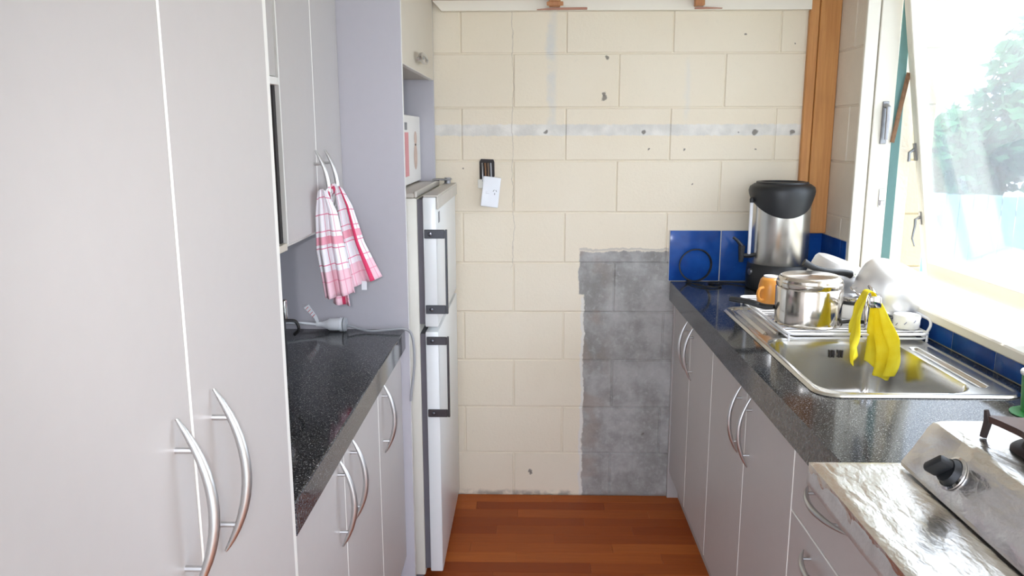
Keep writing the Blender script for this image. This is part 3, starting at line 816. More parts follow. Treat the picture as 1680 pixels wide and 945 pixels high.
def lobe(tabL, tabR, yb, ydepth, ztop, zbotL, zbotR, folds, amp, uoff, ulen, ph):
    def fn(u, v):
        xl, xr = interp(tabL, v), interp(tabR, v)
        zb = zbotL+(zbotR-zbotL)*u
        x = xl+(xr-xl)*u
        z = ztop+(zb-ztop)*v
        y = yb+ydepth*(u-0.5)*v+amp*(0.35+0.65*v)*math.sin(u*folds*2*PI+ph+0.8*v)
        z += 0.006*math.sin(u*PI)*(1-v)
        return (x, y, z)
    b = sheet(fn, 36, 26, lambda u, v: (uoff+ulen*u, (ztop-min(zbotL, zbotR))*v+0.002))
    return b
def cloth_obj(name, b, m, parent, th=0.0022):
    o = obj(name, b, m, parent, smooth=True, angle=180)
    md = o.modifiers.new('thickness', 'SOLIDIFY'); md.thickness = th; md.offset = 0
    return o
# left fall, in front
b = lobe([(0, -0.262), (.2, -0.270), (.55, -0.272), (.8, -0.262), (1, -0.255)], [(0, -0.240), (.2, -0.218), (.6, -0.202), (1, -0.186)], -1.145, 0.03, 1.352, 1.082, 1.092, 2.2, 0.016, 0.155, 0.165, 0.4)
cloth_obj('front_fall', b, TOWEL, tw)
b = lobe([(0, -0.252), (1, -0.242)], [(0, -0.236), (1, -0.200)], -1.118, 0.02, 1.345, 1.064, 1.055, 1.4, 0.010, 0.06, 0.11, 1.0)
cloth_obj('inner_fold', b, TOWEL, tw)
# right fall, behind, flaring to the right
b = lobe([(0, -0.250), (.4, -0.240), (1, -0.212)], [(0, -0.230), (.2, -0.206), (.6, -0.180), (1, -0.136)], -1.025, 0.03, 1.352, 1.090, 1.112, 1.8, 0.013, 0.020, 0.15, 2.4)
cloth_obj('back_fall', b, TOWEL, tw)
# the loop round the handles
def fn(u, v):
    a = PI*u
    return (-0.262+0.014*v+0.020*math.sin(a)*0.5, -1.135+0.12*u, 1.338+0.020*math.sin(a)+0.020*(v-0.5))
b = sheet(fn, 16, 5, lambda u, v: (0.10+0.05*v, 0.1+0.1*u)); cloth_obj('bunched_top', b, TOWEL, tw, 0.004)
b = bmesh.new(); box(b, -0.188, -0.174, -1.024, -1.0225, 1.080, 1.104); obj('care_label', b, WHITEP, tw)

# ------------------------------------------------------------------ cable connector on the left worktop
t = thing('cable_connector', (-0.31, -0.835, 0.916), 'white extension cable plug with paper tag on the dark worktop', 'plug')
b = bmesh.new()
lathe(b, [(0, 0), (0.007, 0), (0.008, 0.018), (0.014, 0.034), (0.018, 0.040), (0.0185, 0.070), (0.0205, 0.071), (0.0205, 0.079), (0, 0.079)], 20, axis_mat((-0.368, -0.835, 0.938), (1, 0, -0.0)))
obj('plug_body', b, WHITEP, t, smooth=True, angle=35)
b = bmesh.new(); lathe(b, [(0, 0), (0.019, 0), (0.022, 0.004), (0.019, 0.010), (0, 0.012)], 20, axis_mat((-0.2885, -0.835, 0.938), (1, 0, 0))); obj('socket_ring', b, GREYCORD, t, smooth=True)
b = bmesh.new(); tube(b, smooth_path([(-0.60, -0.90, 0.945), (-0.50, -0.86, 0.950), (-0.43, -0.84, 0.944), (-0.367, -0.835, 0.938)]), 0.0038, 8); obj('white_cord', b, WHITEP, t, smooth=True)
b = bmesh.new(); tube(b, smooth_path([(-0.278, -0.835, 0.936), (-0.24, -0.84, 0.926), (-0.20, -0.85, 0.922), (-0.14, -0.846, 0.926), (-0.104, -0.842, 0.926), (-0.084, -0.842, 0.908), (-0.078, -0.842, 0.85), (-0.082, -0.838, 0.79), (-0.090, -0.834, 0.735), (-0.094, -0.83, 0.70)]), 0.0038, 8); obj('grey_cord', b, GREYCORD, t, smooth=True)
b = bmesh.new(); tg = [(-0.362, 0.945), (-0.368, 0.960), (-0.398, 0.992), (-0.383, 1.002), (-0.360, 0.968), (-0.355, 0.952)]
va = [b.verts.new((x, -0.853, z)) for x, z in tg]; vb = [b.verts.new((x, -0.8525, z)) for x, z in tg]
b.faces.new(va); b.faces.new(vb[::-1])
for i in range(6): b.faces.new((va[i], va[(i+1) % 6], vb[(i+1) % 6], vb[i]))
tg_o = obj('paper_tag', b, WHITEP, t); tg_o['label'] = 'white paper tag with red print'
b = bmesh.new()
for k in range(4):
    c0 = Vector((-0.388+0.006*k, -0.8535, 0.991-0.0075*k)); tube(b, [c0+Vector((-.004, 0, -.004)), c0+Vector((.004, 0, .004))], 0.0009, 4)
obj('red_print', b, REDINK, tg_o)
# toaster mostly hidden behind the pantry edge
t = thing('toaster', (-0.42, -1.32, 0.916), 'dark toaster with chrome lever mostly hidden behind the pantry', 'toaster')
obj('housing', newbox(-0.54, -0.308, -1.45, -1.29, 0.922, 1.10, bev=0.02, seg=3), BLACKP, t, smooth=True)
obj('lever', newbox(-0.307, -0.296, -1.345, -1.325, 1.072, 1.118, bev=0.003, seg=2), CHROME, t, smooth=True)
b = bmesh.new(); tube(b, smooth_path([(-0.312, -1.30, 1.06), (-0.293, -1.285, 1.055), (-0.287, -1.28, 1.035), (-0.30, -1.275, 1.02)]), 0.004, 6); obj('wire_clip', b, BLACKR, t)
for x in (-0.5, -0.34):
    for y in (-1.43, -1.31):
        b = bmesh.new(); lathe(b, [(0, 0.9165), (0.012, 0.9165), (0.012, 0.924)], 8, Matrix.Translation((x, y, 0))); obj('foot', b, BLACKR, t)

# ------------------------------------------------------------------ dangling power outlet
t = thing('power_outlet', (0.10, -0.01, 1.21), 'white power outlet hanging loose below its dark wall box', 'outlet')
b = bmesh.new(); 
hole = [(0.069, 1.312), (0.068, 1.385), (0.074, 1.396), (0.122, 1.394), (0.126, 1.384), (0.127, 1.330), (0.122, 1.322)]
va = [b.verts.new((x, -0.0035, z)) for x, z in hole]; vb = [b.verts.new((x, 0.006, z)) for x, z in hole]
b.faces.new(va); b.faces.new(vb[::-1])
for i in range(len(hole)): b.faces.new((va[i], va[(i+1) % len(hole)], vb[(i+1) % len(hole)], vb[i]))
obj('wall_box', b, DARK, t)  # solid plate; the shade of the open hole is its dark colour
for (x, m_) in ((0.090, RUST), (0.101, mat('brown_wire', (0.18, 0.12, 0.08), 0.6)), (0.111, GREYCORD), (0.079, GREYMETAL)):
    b = bmesh.new(); tube(b, smooth_path([(x, -0.004, 1.380), (x+0.002, -0.012, 1.36), (x+0.003, -0.018, 1.335), (x+0.004, -0.020, 1.31)]), 0.0035, 6); obj('wire', b, m_, t, smooth=True)
obj('bracket', newbox(0.062, 0.085, -0.012, -0.0035, 1.283, 1.318, bev=0.001), FRIDGEB, t)
PM = Matrix.Translation((0.1125, -0.026, 1.270)) @ Matrix.Rotation(math.radians(6.5), 4, 'Y') @ Matrix.Rotation(math.radians(-7), 4, 'X') @ Matrix.Rotation(math.radians(10), 4, 'Z')
def pbox(*a, **k):
    b = newbox(*a, **k); bmesh.ops.transform(b, matrix=PM, verts=b.verts); return b
pl = obj('face_plate', pbox(-0.034, 0.034, -0.005, 0.005, -0.058, 0.058, bev=0.003, seg=2), WHITEP, t, smooth=True)
obj('rocker_switch', pbox(-0.020, -0.006, -0.0085, -0.005, -0.008, 0.003, bev=0.001), WHITEP, pl)
for (x, z, r) in ((0.010, 0.006, 0.5), (0.020, 0.006, -0.5), (0.015, -0.006, 0)):
    b = newbox(-0.001, 0.001, -0.0056, -0.0045, -0.004, 0.004); bmesh.ops.transform(b, matrix=PM @ Matrix.Translation((x, 0, z)) @ Matrix.Rotation(r, 4, 'Y'), verts=b.verts); obj('socket_slot', b, SWITCHSLOT, pl)

# ------------------------------------------------------------------ right side
XD = 0.843; XK = 0.884
# filler at the wall
o = obj('filler_panel', newbox(0.838, 0.90, -0.018, -0.001, 0.0, 0.841, bev=0.001), KICK); tag(o, 'narrow grey filler strip between right cabinets and block wall', 'panel')
base_cab('base_cabinet', 'grey two-door base cabinet nearest the block wall, under the urn', -0.683, -0.019, XD, -1,
         [(-0.340, -0.019, -0.292, 0.727), (-0.683, -0.340, -0.385, 0.722)], 0.112, 0.841, XR-0.004, XK, 'right base cabinets')
base_cab('base_cabinet', 'grey two-door base cabinet under the sink bowl', -1.467, -0.684, XD, -1,
         [(-1.083, -0.684, -1.032, 0.722), (-1.467, -1.083, -1.130, 0.722)], 0.112, 0.70, XR-0.004, XK, 'right base cabinets')
# its doors reach the top while the body stays under the bowl
for d in [c for c in COL.objects if c.name.startswith('door') and c.parent and c.parent.get('label', '').endswith('under the sink bowl')]:
    for v in d.data.vertices:
        if v.co.z+WPOS[d].z > 0.6: v.co.z += 0.141
t = thing('drawer_unit', (1.12, -1.69, 0), 'grey drawer unit with bow handles under the foil-covered board', 'drawers', 'right base cabinets')
obj('body', newbox(XD+0.0195, XR-0.004, -1.906, -1.468, 0.114, 0.841), CARC, t)
obj('kickboard', newbox(XK, XK+0.014, -1.906, -1.468, 0, 0.112), KICK, t)
for (z0, z1) in ((0.678, 0.839), (0.490, 0.678), (0.302, 0.490), (0.114, 0.302)):
    d = obj('drawer', door_bm(XD, -1, -1.906, -1.468, z0, z1), [LAM, EDGE], t)
    handle(d, XD, -1, -1.668, (z0+z1)/2+(0.02 if z1 > 0.8 else 0.05), 'y', L=0.20, bulge=0.028)
base_cab('base_cabinet', 'grey base cabinet nearest the viewer under the cooker', -2.62, -1.907, XD, -1,
         [(-2.262, -1.907, -1.96, 0.70), (-2.62, -2.262, -2.56, 0.70)], 0.112, 0.841, XR-0.004, XK, 'right base cabinets')
# worktop with the sink cut-out
SX0, SX1, SY0, SY1 = 0.903, 1.372, -1.417, -0.492
bm = bmesh.new(); WT, WB = 0.917, 0.842; XF = 0.820; XE = XR-0.008; YE = -2.64; c_ = 0.02
ox = [XF, SX0+c_, SX1-c_, XE]; oy = [YE, SY0+c_, SY1-c_, -0.0085]
G = {}
for i, x in enumerate(ox):
    for j, yv in enumerate(oy):
        for k, z in enumerate((WB, WT)): G[i, j, k] = bm.verts.new((x, yv, z))
for i in range(3):
    for j in range(3):
        if i == 1 and j == 1: continue
        bm.faces.new((G[i, j, 1], G[i+1, j, 1], G[i+1, j+1, 1], G[i, j+1, 1])); bm.faces.new((G[i, j, 0], G[i, j+1, 0], G[i+1, j+1, 0], G[i+1, j, 0]))
for j in range(3):
    bm.faces.new((G[0, j, 0], G[0, j, 1], G[0, j+1, 1], G[0, j+1, 0])); bm.faces.new((G[3, j, 0], G[3, j+1, 0], G[3, j+1, 1], G[3, j, 1]))
for i in range(3):
    bm.faces.new((G[i, 0, 0], G[i+1, 0, 0], G[i+1, 0, 1], G[i, 0, 1])); bm.faces.new((G[i, 3, 0], G[i, 3, 1], G[i+1, 3, 1], G[i+1, 3, 0]))
bm.faces.new((G[1, 1, 0], G[1, 1, 1], G[2, 1, 1], G[2, 1, 0])); bm.faces.new((G[1, 2, 0], G[2, 2, 0], G[2, 2, 1], G[1, 2, 1]))
bm.faces.new((G[1, 1, 0], G[1, 2, 0], G[1, 2, 1], G[1, 1, 1])); bm.faces.new((G[2, 1, 0], G[2, 1, 1], G[2, 2, 1], G[2, 2, 0]))
es = [e for e in bm.edges if all(abs(v.co.x-XF) < 1e-6 and v.co.z > WB+0.01 for v in e.verts)]
bmesh.ops.bevel(bm, geom=es, offset=0.004, segments=2, profile=0.5, affect='EDGES')
for f in bm.faces:
    f.normal_update(); f.material_index = 1 if abs(f.normal.x) > 0.9 and f.calc_center_median().x < XF+0.01 else 0
o = obj('worktop', bm, [GRANITE, GRANEDGE]); tag(o, 'long dark speckled worktop with the sink set into it', 'worktop')

# sink as one pressed sheet
def sdrr(x, y, x0, x1, y0, y1, r):
    cx, cy = (x0+x1)/2, (y0+y1)/2
    qx, qy = abs(x-cx)-(x1-x0)/2+r, abs(y-cy)-(y1-y0)/2+r
    return math.hypot(max(qx, 0), max(qy, 0))+min(max(qx, qy), 0)-r
def sst(a, b_, v):
    t = min(1, max(0, (v-a)/(b_-a))); return t*t*(3-2*t)
BX0, BX1, BY0, BY1 = 0.930, 1.272, -1.384, -0.905
def sink_z(x, y):
    d = sdrr(x, y, SX0, SX1, SY0, SY1, 0.055)
    z = 0.9185+0.0045*sst(0.0, -0.007, d)-0.0025*sst(-0.010, -0.022, d)
    db = sdrr(x, y, BX0, BX1, BY0, BY1, 0.07)
    z -= 0.160*sst(0.004, -0.020, db)
    z -= 0.004*sst(-0.02, -0.12, db)
    # drainer
    dd = sdrr(x, y, 0.925, 1.355, -0.875, -0.512, 0.03)
    z -= 0.004*sst(0.0, -0.01, dd)
    if dd < -0.018:
        k = sst(-0.018, -0.03, dd); u = (x-0.95)/0.042
        w = abs((u % 1.0)-0.5)*2
        z += 0.006*k*sst(0.45, 0.75, w)
    # ledge groove beside the bowl
    dg = sdrr(x, y, 1.293, 1.318, -1.345, -1.0, 0.012)
    z -= 0.007*sst(0.003, -0.008, dg)
    return z
bm = bmesh.new(); NX, NY = 150, 290
GV = {}
for i in range(NX+1):
    for j in range(NY+1):
        x = SX0+(SX1-SX0)*i/NX; yv = SY0+(SY1-SY0)*j/NY
        d = sdrr(x, yv, SX0, SX1, SY0, SY1, 0.055)
        if d > 0.0045: continue
        if d > 0:
            e = 1e-4
            gx = (sdrr(x+e, yv, SX0, SX1, SY0, SY1, 0.055)-d)/e; gy = (sdrr(x, yv+e, SX0, SX1, SY0, SY1, 0.055)-d)/e
            x -= gx*d; yv -= gy*d
        GV[i, j] = bm.verts.new((x, yv, sink_z(x, yv)))
for i in range(NX):
    for j in range(NY):
        q = [GV.get(k) for k in ((i, j), (i+1, j), (i+1, j+1), (i, j+1))]
        if all(q): bm.faces.new(q)
t = thing('kitchen_sink', (1.14, -0.95, 0.917), 'stainless steel sink with drainer set in the right worktop', 'sink')
sb = obj('basin', bm, SINKST, t, smooth=True, angle=60)
for k in (-0.0165, -0.0075, 0.0075, 0.0165):
    obj('overflow_slot', newbox(1.135+k-0.0022, 1.135+k+0.0022, BY1-0.0125, BY1-0.008, 0.866, 0.888, bev=0.001), DARK, t)
b = bmesh.new(); lathe(b, [(0, 0.0), (0.004, 0.0), (0.004, 0.004)], 10, axis_mat((1.135, BY1-0.013, 0.877), (0, 1, 0))); obj('overflow_screw', b, CHROME, t)
b = bmesh.new(); lathe(b, [(0.038, 0.7555), (0.036, 0.759), (0.026, 0.757), (0.0, 0.756)], 24, Matrix.Translation((1.10, -1.14, 0))); obj('plug_hole', b, CHROME, t, smooth=True)

# mixer tap
t = thing('mixer_tap', (1.237, -0.885, 0.919), 'chrome mixer tap under the yellow cloth at the sink', 'tap')
b = bmesh.new(); lathe(b, [(0, 0.9195), (0.028, 0.9195), (0.027, 0.926), (0.021, 0.930), (0.0205, 1.035), (0.017, 1.043), (0, 1.045)], 24, Matrix.Translation((1.237, -0.885, 0))); obj('body', b, CHROME, t, smooth=True, angle=35)
b = bmesh.new(); tube(b, [(1.232, -0.892, 1.018), (1.215, -0.935, 1.036), (1.190, -0.995, 1.054), (1.176, -1.030, 1.056), (1.175, -1.033, 1.040)], [0.014, 0.0135, 0.013, 0.0135, 0.011], 12); obj('spout', b, CHROME, t, smooth=True, angle=50)
obj('spout_end', newbox(1.161, 1.193, -1.045, -1.028, 1.038, 1.069, bev=0.005, seg=2), CHROME, t, smooth=True)
b = bmesh.new(); tube(b, [(1.237, -0.885, 1.043), (1.240, -0.872, 1.052), (1.246, -0.835, 1.056)], [0.010, 0.008, 0.006], 10); obj('lever', b, CHROME, t, smooth=True)
# yellow cloth over the spout
path = [(1.146, 0.888), (1.142, 0.925), (1.150, 0.965), (1.152, 1.010), (1.163, 1.052), (1.171, 1.0735), (1.186, 1.0735), (1.197, 1.052), (1.204, 1.015), (1.212, 0.97), (1.222, 0.92), (1.226, 0.87), (1.220, 0.830)]
pp = smooth_path([Vector((x, 0, z)) for x, z in path], 5)
def fn(u, v):
    k = u*(len(pp)-1); i = min(int(k), len(pp)-2); p = pp[i].lerp(pp[i+1], k-i)
    drop = max(0.0, 1.066-p.z); f = min(1, drop/0.14)
    side = -1 if u < 0.46 else 1
    wd = 0.034+(0.105 if side < 0 else 0.072)*f
    yy_ = -0.992+(v-0.5)*wd
    x = p.x+side*0.012*f*math.sin(v*2*PI*2.3+1.1*side+drop*7)
    x += (0.5-v)*(0.026 if side > 0 else -0.05)*f+0.008*f*noise.noise(Vector((v*4, drop*14, side*3)))
    y2 = yy_-0.012*f+0.010*f*noise.noise(Vector((v*3+7, drop*11, side*5)))
    # uneven hem: a long tail in the middle, short sides
    hem = (0.055*abs(v-0.42)**0.8 if side > 0 else 0.05*v)
    z = p.z+hem*min(1, drop/0.16)+0.010*f*noise.noise(Vector((v*6, 3, side*2+drop*6)))
    return (x, y2, z)
b = sheet(fn, 60, 22, lambda u, v: (u, v))
yc = cloth_obj('dish_cloth', b, YELLOW, None, 0.0018); tag(yc, 'yellow cleaning cloth draped over the sink tap', 'cloth')

# ------------------------------------------------------------------ dish rack and what stands on it
t = thing('dish_rack', (1.19, -0.70, 0.93), 'white wire dish rack on the sink drainer holding pots', 'rack')
RX0, RX1, RY0, RY1, RZ = 0.985, 1.375, -0.950, -0.430, 0.944
def rr_loop(x0, x1, y0, y1, z, r=0.02, n=5):
    o = []
    for (cx, cy, a0) in ((x1-r, y1-r, 0), (x0+r, y1-r, PI/2), (x0+r, y0+r, PI), (x1-r, y0+r, 1.5*PI)):
        for k in range(n+1): a = a0+k*PI/2/n; o.append((cx+r*math.cos(a), cy+r*math.sin(a), z))
    return o
b = bmesh.new(); tube(b, rr_loop(RX0, RX1, RY0, RY1, RZ), 0.0042, 8, closed=True); obj('rim', b, WHITEW, t, smooth=True)
b = bmesh.new(); tube(b, rr_loop(RX0+0.004, RX1-0.004, RY0+0.004, RY1-0.004, RZ-0.013), 0.0030, 6, closed=True); obj('lower_rim', b, WHITEW, t, smooth=True)
yy = RY0+0.035
while yy < RY1-0.01:
    b = bmesh.new(); tube(b, [(RX0, yy, RZ), (RX1, yy, RZ)], 0.0026, 6); obj('wire', b, WHITEW, t, smooth=True); yy += 0.0285
for (x, yv) in ((RX0+0.004, RY0+0.008), (RX1-0.004, RY0+0.008), (RX0+0.004, RY1-0.008), (RX1-0.004, RY1-0.008)):
    b = bmesh.new(); tube(b, [(x, yv, RZ), (x, yv, 0.9215 if yv < -0.5 else 0.9175)], 0.0035, 6); obj('foot', b, WHITEW, t)
for yv, s in ((RY0+0.01, 1), (RY1-0.01, -1)):
    pass
b = bmesh.new(); tube(b, smooth_path([(RX1, RY0+0.02, RZ), (RX1+0.010, RY0+0.022, RZ+0.022), (RX1+0.012, RY0+0.05, RZ+0.036), (RX1+0.012, RY0+0.18, RZ+0.036), (RX1+0.010, RY0+0.21, RZ+0.022), (RX1, RY0+0.212, RZ)], 4), 0.0040, 8); obj('end_loop', b, WHITEW, t, smooth=True)
for k in (0.08, 0.14):
    b = bmesh.new(); tube(b, [(RX1, RY0+k, RZ), (RX1+0.012, RY0+k, RZ+0.036)], 0.0026, 6); obj('loop_wire', b, WHITEW, t)
TOPZ = RZ+0.0045
# upturned saucepan in front
cx, cy = 1.078, -0.825
t = thing('saucepan', (cx, cy, TOPZ), 'shiny steel saucepan standing upside down at the front of the rack', 'saucepan')
z = TOPZ
b = bmesh.new(); lathe(b, [(0.0945, z), (0.0965, z+0.002), (0.0935, z+0.005), (0.0935, z+0.104), (0.0915, z+0.108), (0.0930, z+0.112), (0.0930, z+0.121), (0.0905, z+0.124), (0.0895, z+0.131), (0.084, z+0.137), (0.079, z+0.138), (0.0, z+0.1378)], 48, Matrix.Translation((cx, cy, 0)))
lathe(b, [(0.0945, z), (0.0915, z+0.001), (0.0915, z+0.12), (0.0, z+0.13)], 48, Matrix.Translation((cx, cy, 0)))
obj('pan', b, POTST, t, smooth=True, angle=30)
b = bmesh.new(); lathe(b, [(0.079, z+0.1382), (0.078, z+0.1402), (0.075, z+0.1408), (0.0, z+0.1405)], 48, Matrix.Translation((cx, cy, 0))); obj('base_disc', b, BASEST, t, smooth=True, angle=30)
hp = smooth_path([(cx-0.088, cy+0.034, z+0.038), (cx-0.115, cy+0.050, z+0.036), (cx-0.155, cy+0.068, z+0.046), (cx-0.205, cy+0.092, z+0.050)], 5)
b = bmesh.new(); tube(b, hp, [0.009+0.003*math.sin(i/len(hp)*PI) for i in range(len(hp))], 10, sq=(0.75, 1.2)); h = obj('handle', b, BLACKP, t, smooth=True); h['label'] = 'black plastic handle'
# orange cup upside down
cx, cy = 1.040, -0.585
t = thing('orange_cup', (cx, cy, TOPZ), 'small orange cup upside down between urn and saucepan', 'cup')
b = bmesh.new(); lathe(b, [(0.040, z), (0.0415, z+0.002), (0.0405, z+0.03), (0.038, z+0.062), (0.033, z+0.082), (0.026, z+0.090), (0.022, z+0.091)], 28, Matrix.Translation((cx, cy, 0)))
lathe(b, [(0.040, z), (0.038, z+0.001), (0.036, z+0.06), (0.0, z+0.08)], 28, Matrix.Translation((cx, cy, 0))); obj('cup', b, ORANGE, t, smooth=True, angle=50)
b = bmesh.new(); lathe(b, [(0.0235, z+0.0905), (0.0235, z+0.095), (0.020, z+0.0955), (0.018, z+0.093), (0.0, z+0.093)], 24, Matrix.Translation((cx, cy, 0))); obj('foot_ring', b, CERAM, t, smooth=True)
b = bmesh.new(); tube(b, bez((cx-0.030, cy-0.024, z+0.060), (cx-0.058, cy-0.04, z+0.066), (cx-0.056, cy-0.04, z+0.016), (cx-0.030, cy-0.026, z+0.022)), 0.005, 8); obj('handle', b, ORANGE, t, smooth=True)
# tilted black-handled pan behind
def tilted_pan(name, base, axis, prof, m, label, cat, group=None):
    t = thing(name, tuple(base), label, cat, group)
    A = axis_mat(base, axis)
    b = bmesh.new(); lathe(b, prof, 48, A); obj('pan', b, m, t, smooth=True, angle=40)
    return t, A
t, A = tilted_pan('frying_pan', (1.282, -0.545, 1.082), (0.34, -0.10, 0.935),
                  [(0, 0.0), (0.070, 0.0), (0.082, -0.004), (0.088, -0.014), (0.091, -0.05), (0.093, -0.098), (0.096, -0.102), (0.093, -0.103), (0.089, -0.096), (0.086, -0.03), (0.080, -0.008), (0, -0.006)], ALU,
                  'tilted aluminium pan with black handle behind the upturned saucepan', 'pan')
hp = smooth_path([(1.250, -0.690, 1.066), (1.222, -0.702, 1.074), (1.170, -0.716, 1.081), (1.125, -0.722, 1.093), (1.092, -0.724, 1.110)], 5)
b = bmesh.new(); tube(b, hp, [0.0125-0.004*math.sin(i/len(hp)*PI) for i in range(len(hp))], 10, sq=(1.0, 0.75)); h = obj('handle', b, BLACKP, t, smooth=True); h['label'] = 'curved black plastic handle'
b = bmesh.new(); tube(b, [(1.252, -0.689, 1.066), (1.275, -0.662, 1.058), (1.283, -0.628, 1.052)], 0.007, 8); obj('ferrule', b, CHROME, t, smooth=True)
# large tilted pot near the window
t, A = tilted_pan('cooking_pot', (1.368, -0.775, 1.096), (0.30, -0.26, 0.915),
                  [(0, 0.0), (0.060, 0.0), (0.078, -0.004), (0.092, -0.014), (0.101, -0.032), (0.105, -0.060), (0.104, -0.085), (0.101, -0.104), (0.104, -0.110), (0.099, -0.111), (0.097, -0.102), (0.101, -0.08), (0.097, -0.03), (0.075, -0.008), (0, -0.005)], ALU,
                  'large pale aluminium pot tilted bottom up against the window sill', 'pot')
for s in (-1, 1):
    c0 = Vector((0.0, 0, 0))
    pts = [A @ Vector((s*0.070, 0.074, -0.095)), A @ Vector((s*0.088, 0.085, -0.098)), A @ Vector((s*0.098, 0.05, -0.098)), A @ Vector((s*0.100, 0.02, -0.096))]
    b = bmesh.new(); tube(b, smooth_path(pts, 4), 0.004, 8); obj('loop_handle', b, CHROME, t, smooth=True)
# patterned ramekin under it
cx, cy = 1.338, -0.885
t = thing('ramekin', (cx, cy, TOPZ), 'small white patterned dish at the window end of the rack', 'dish')
b = bmesh.new(); lathe(b, [(0, z), (0.033, z), (0.035, z+0.003), (0.0355, z+0.036), (0.034, z+0.038), (0.031, z+0.036), (0.031, z+0.006), (0, z+0.005)], 32, Matrix.Translation((cx, cy, 0))); rk = obj('dish', b, CERAM, t, smooth=True, angle=40)
for k in range(9):
    a = k*0.7; p = Vector((cx+0.0354*math.cos(a), cy+0.0354*math.sin(a), z+0.018+0.007*math.sin(k*2.1)))
    d = Vector((math.cos(a), math.sin(a), 0)); s_ = Vector((-math.sin(a), math.cos(a), 0))
    b = bmesh.new(); tube(b, [p-s_*0.003-Vector((0, 0, .003)), p+d*0.0004, p+s_*0.003+Vector((0, 0, .004))], 0.0009, 4); obj('blue_motif', b, mat('blue_ink', (0.06, 0.08, 0.25), 0.4) if k == 0 else bpy.data.materials['blue_ink'], t)
# lidded canister between the saucepan and the pot
cx, cy = 1.236, -0.752
t = thing('lidded_canister', (cx, cy, TOPZ), 'white canister with banded black and silver lid behind the tap', 'canister')
b = bmesh.new(); lathe(b, [(0, z), (0.036, z), (0.038, z+0.004), (0.038, z+0.040), (0.036, z+0.042), (0, z+0.042)], 32, Matrix.Translation((cx, cy, 0))); obj('canister', b, CERAM, t, smooth=True, angle=40)
b = bmesh.new(); lathe(b, [(0.0385, z+0.0425), (0.041, z+0.044), (0.041, z+0.052), (0, z+0.052)], 32, Matrix.Translation((cx, cy, 0))); obj('black_band', b, BLACKP, t, smooth=True, angle=40)
b = bmesh.new(); lathe(b, [(0.0405, z+0.0522), (0.041, z+0.054), (0.041, z+0.061), (0.037, z+0.065), (0, z+0.066)], 32, Matrix.Translation((cx, cy, 0))); obj('silver_lid', b, CHROME, t, smooth=True, angle=40)
# black handled utensil lying on the rack
t = thing('utensil', (1.22, -0.87, TOPZ), 'black handled utensil lying on the rack behind the cloth', 'utensil')
b = bmesh.new(); tube(b, smooth_path([(1.165, -0.855, z+0.007), (1.20, -0.862, z+0.011), (1.245, -0.868, z+0.008)], 4), 0.008, 8, sq=(0.7, 1)); obj('handle', b, BLACKP, t, smooth=True)
b = bmesh.new(); tube(b, [(1.245, -0.868, z+0.008), (1.31, -0.845, z+0.006)], 0.004, 8, sq=(0.5, 1.5)); obj('blade', b, CHROME, t, smooth=True)

# ------------------------------------------------------------------ hot water urn
ux, uy, uz = 1.196, -0.142, 0.917
UM = Matrix.Translation((ux, uy, 0))
t = thing('water_urn', (ux, uy, uz), 'stainless steel hot water urn with black lid in the corner', 'urn')
b = bmesh.new(); lathe(b, [(0, uz+0.002), (0.105, uz+0.002), (0.112, uz+0.006), (0.114, uz+0.05), (0.110, uz+0.094), (0.106, uz+0.098), (0, uz+0.098)], 48, UM); ub = obj('base', b, BLACKP, t, smooth=True, angle=40)
b = bmesh.new(); lathe(b, [(0.106, uz+0.0985), (0.1065, uz+0.10), (0.1065, uz+0.352), (0.100, uz+0.355), (0, uz+0.355)], 64, UM); obj('tank', b, STEEL, t, smooth=True, angle=40)
b = bmesh.new()
rings = lathe(b, [(0.1075, uz+0.338), (0.1100, uz+0.343), (0.1165, uz+0.357), (0.1185, uz+0.368), (0.115, uz+0.382), (0.101, uz+0.392), (0.094, uz+0.394), (0.092, uz+0.400), (0.078, uz+0.401), (0.074, uz+0.394), (0, uz+0.392)], 64, UM)
for ri, wgt in ((0, 1.0), (1, 0.9), (2, 0.25)):
    for v in rings[ri]:
        fr = max(0.0, -(v.co.y-uy)/0.11)
        v.co.z -= 0.066*wgt*fr**1.3
        v.co.z += 0.008*wgt*((v.co.x-ux)/0.11)
        rr_ = math.hypot(v.co.x-ux, v.co.y-uy)
obj('lid', b, BLACKP, t, smooth=True, angle=50)
b = bmesh.new(); gx, gy = ux-0.117, uy-0.030
tube(b, [(gx, gy, uz+0.135), (gx, gy, uz+0.325)], 0.0062, 10); g_ = obj('sight_tube', b, WHITEP, t, smooth=True)
b = bmesh.new(); tube(b, [(gx, gy, uz+0.3255), (gx, gy, uz+0.338), (gx, gy, uz+0.345)], [0.0078, 0.0085, 0.005], 10); obj('tube_cap', b, BLACKP, g_, smooth=True)
b = bmesh.new(); tube(b, [(gx+0.020, gy+0.005, uz+0.130), (gx, gy, uz+0.128), (gx-0.028, gy, uz+0.130)], 0.0085, 8); tube(b, [(gx-0.028, gy, uz+0.105), (gx-0.028, gy, uz+0.165)], [0.009, 0.013], 10)
tube(b, [(gx-0.028, gy, uz+0.165), (gx-0.045, gy, uz+0.185), (gx-0.06, gy, uz+0.197)], [0.008, 0.006, 0.005], 8); obj('spigot', b, BLACKP, t, smooth=True)
b = bmesh.new(); lathe(b, [(0, 0), (0.012, 0), (0.012, 0.010), (0, 0.012)], 14, axis_mat((ux-0.104, uy-0.03, uz+0.068), (-1, -0.2, 0))); obj('dial', b, GREYMETAL, t, smooth=True)
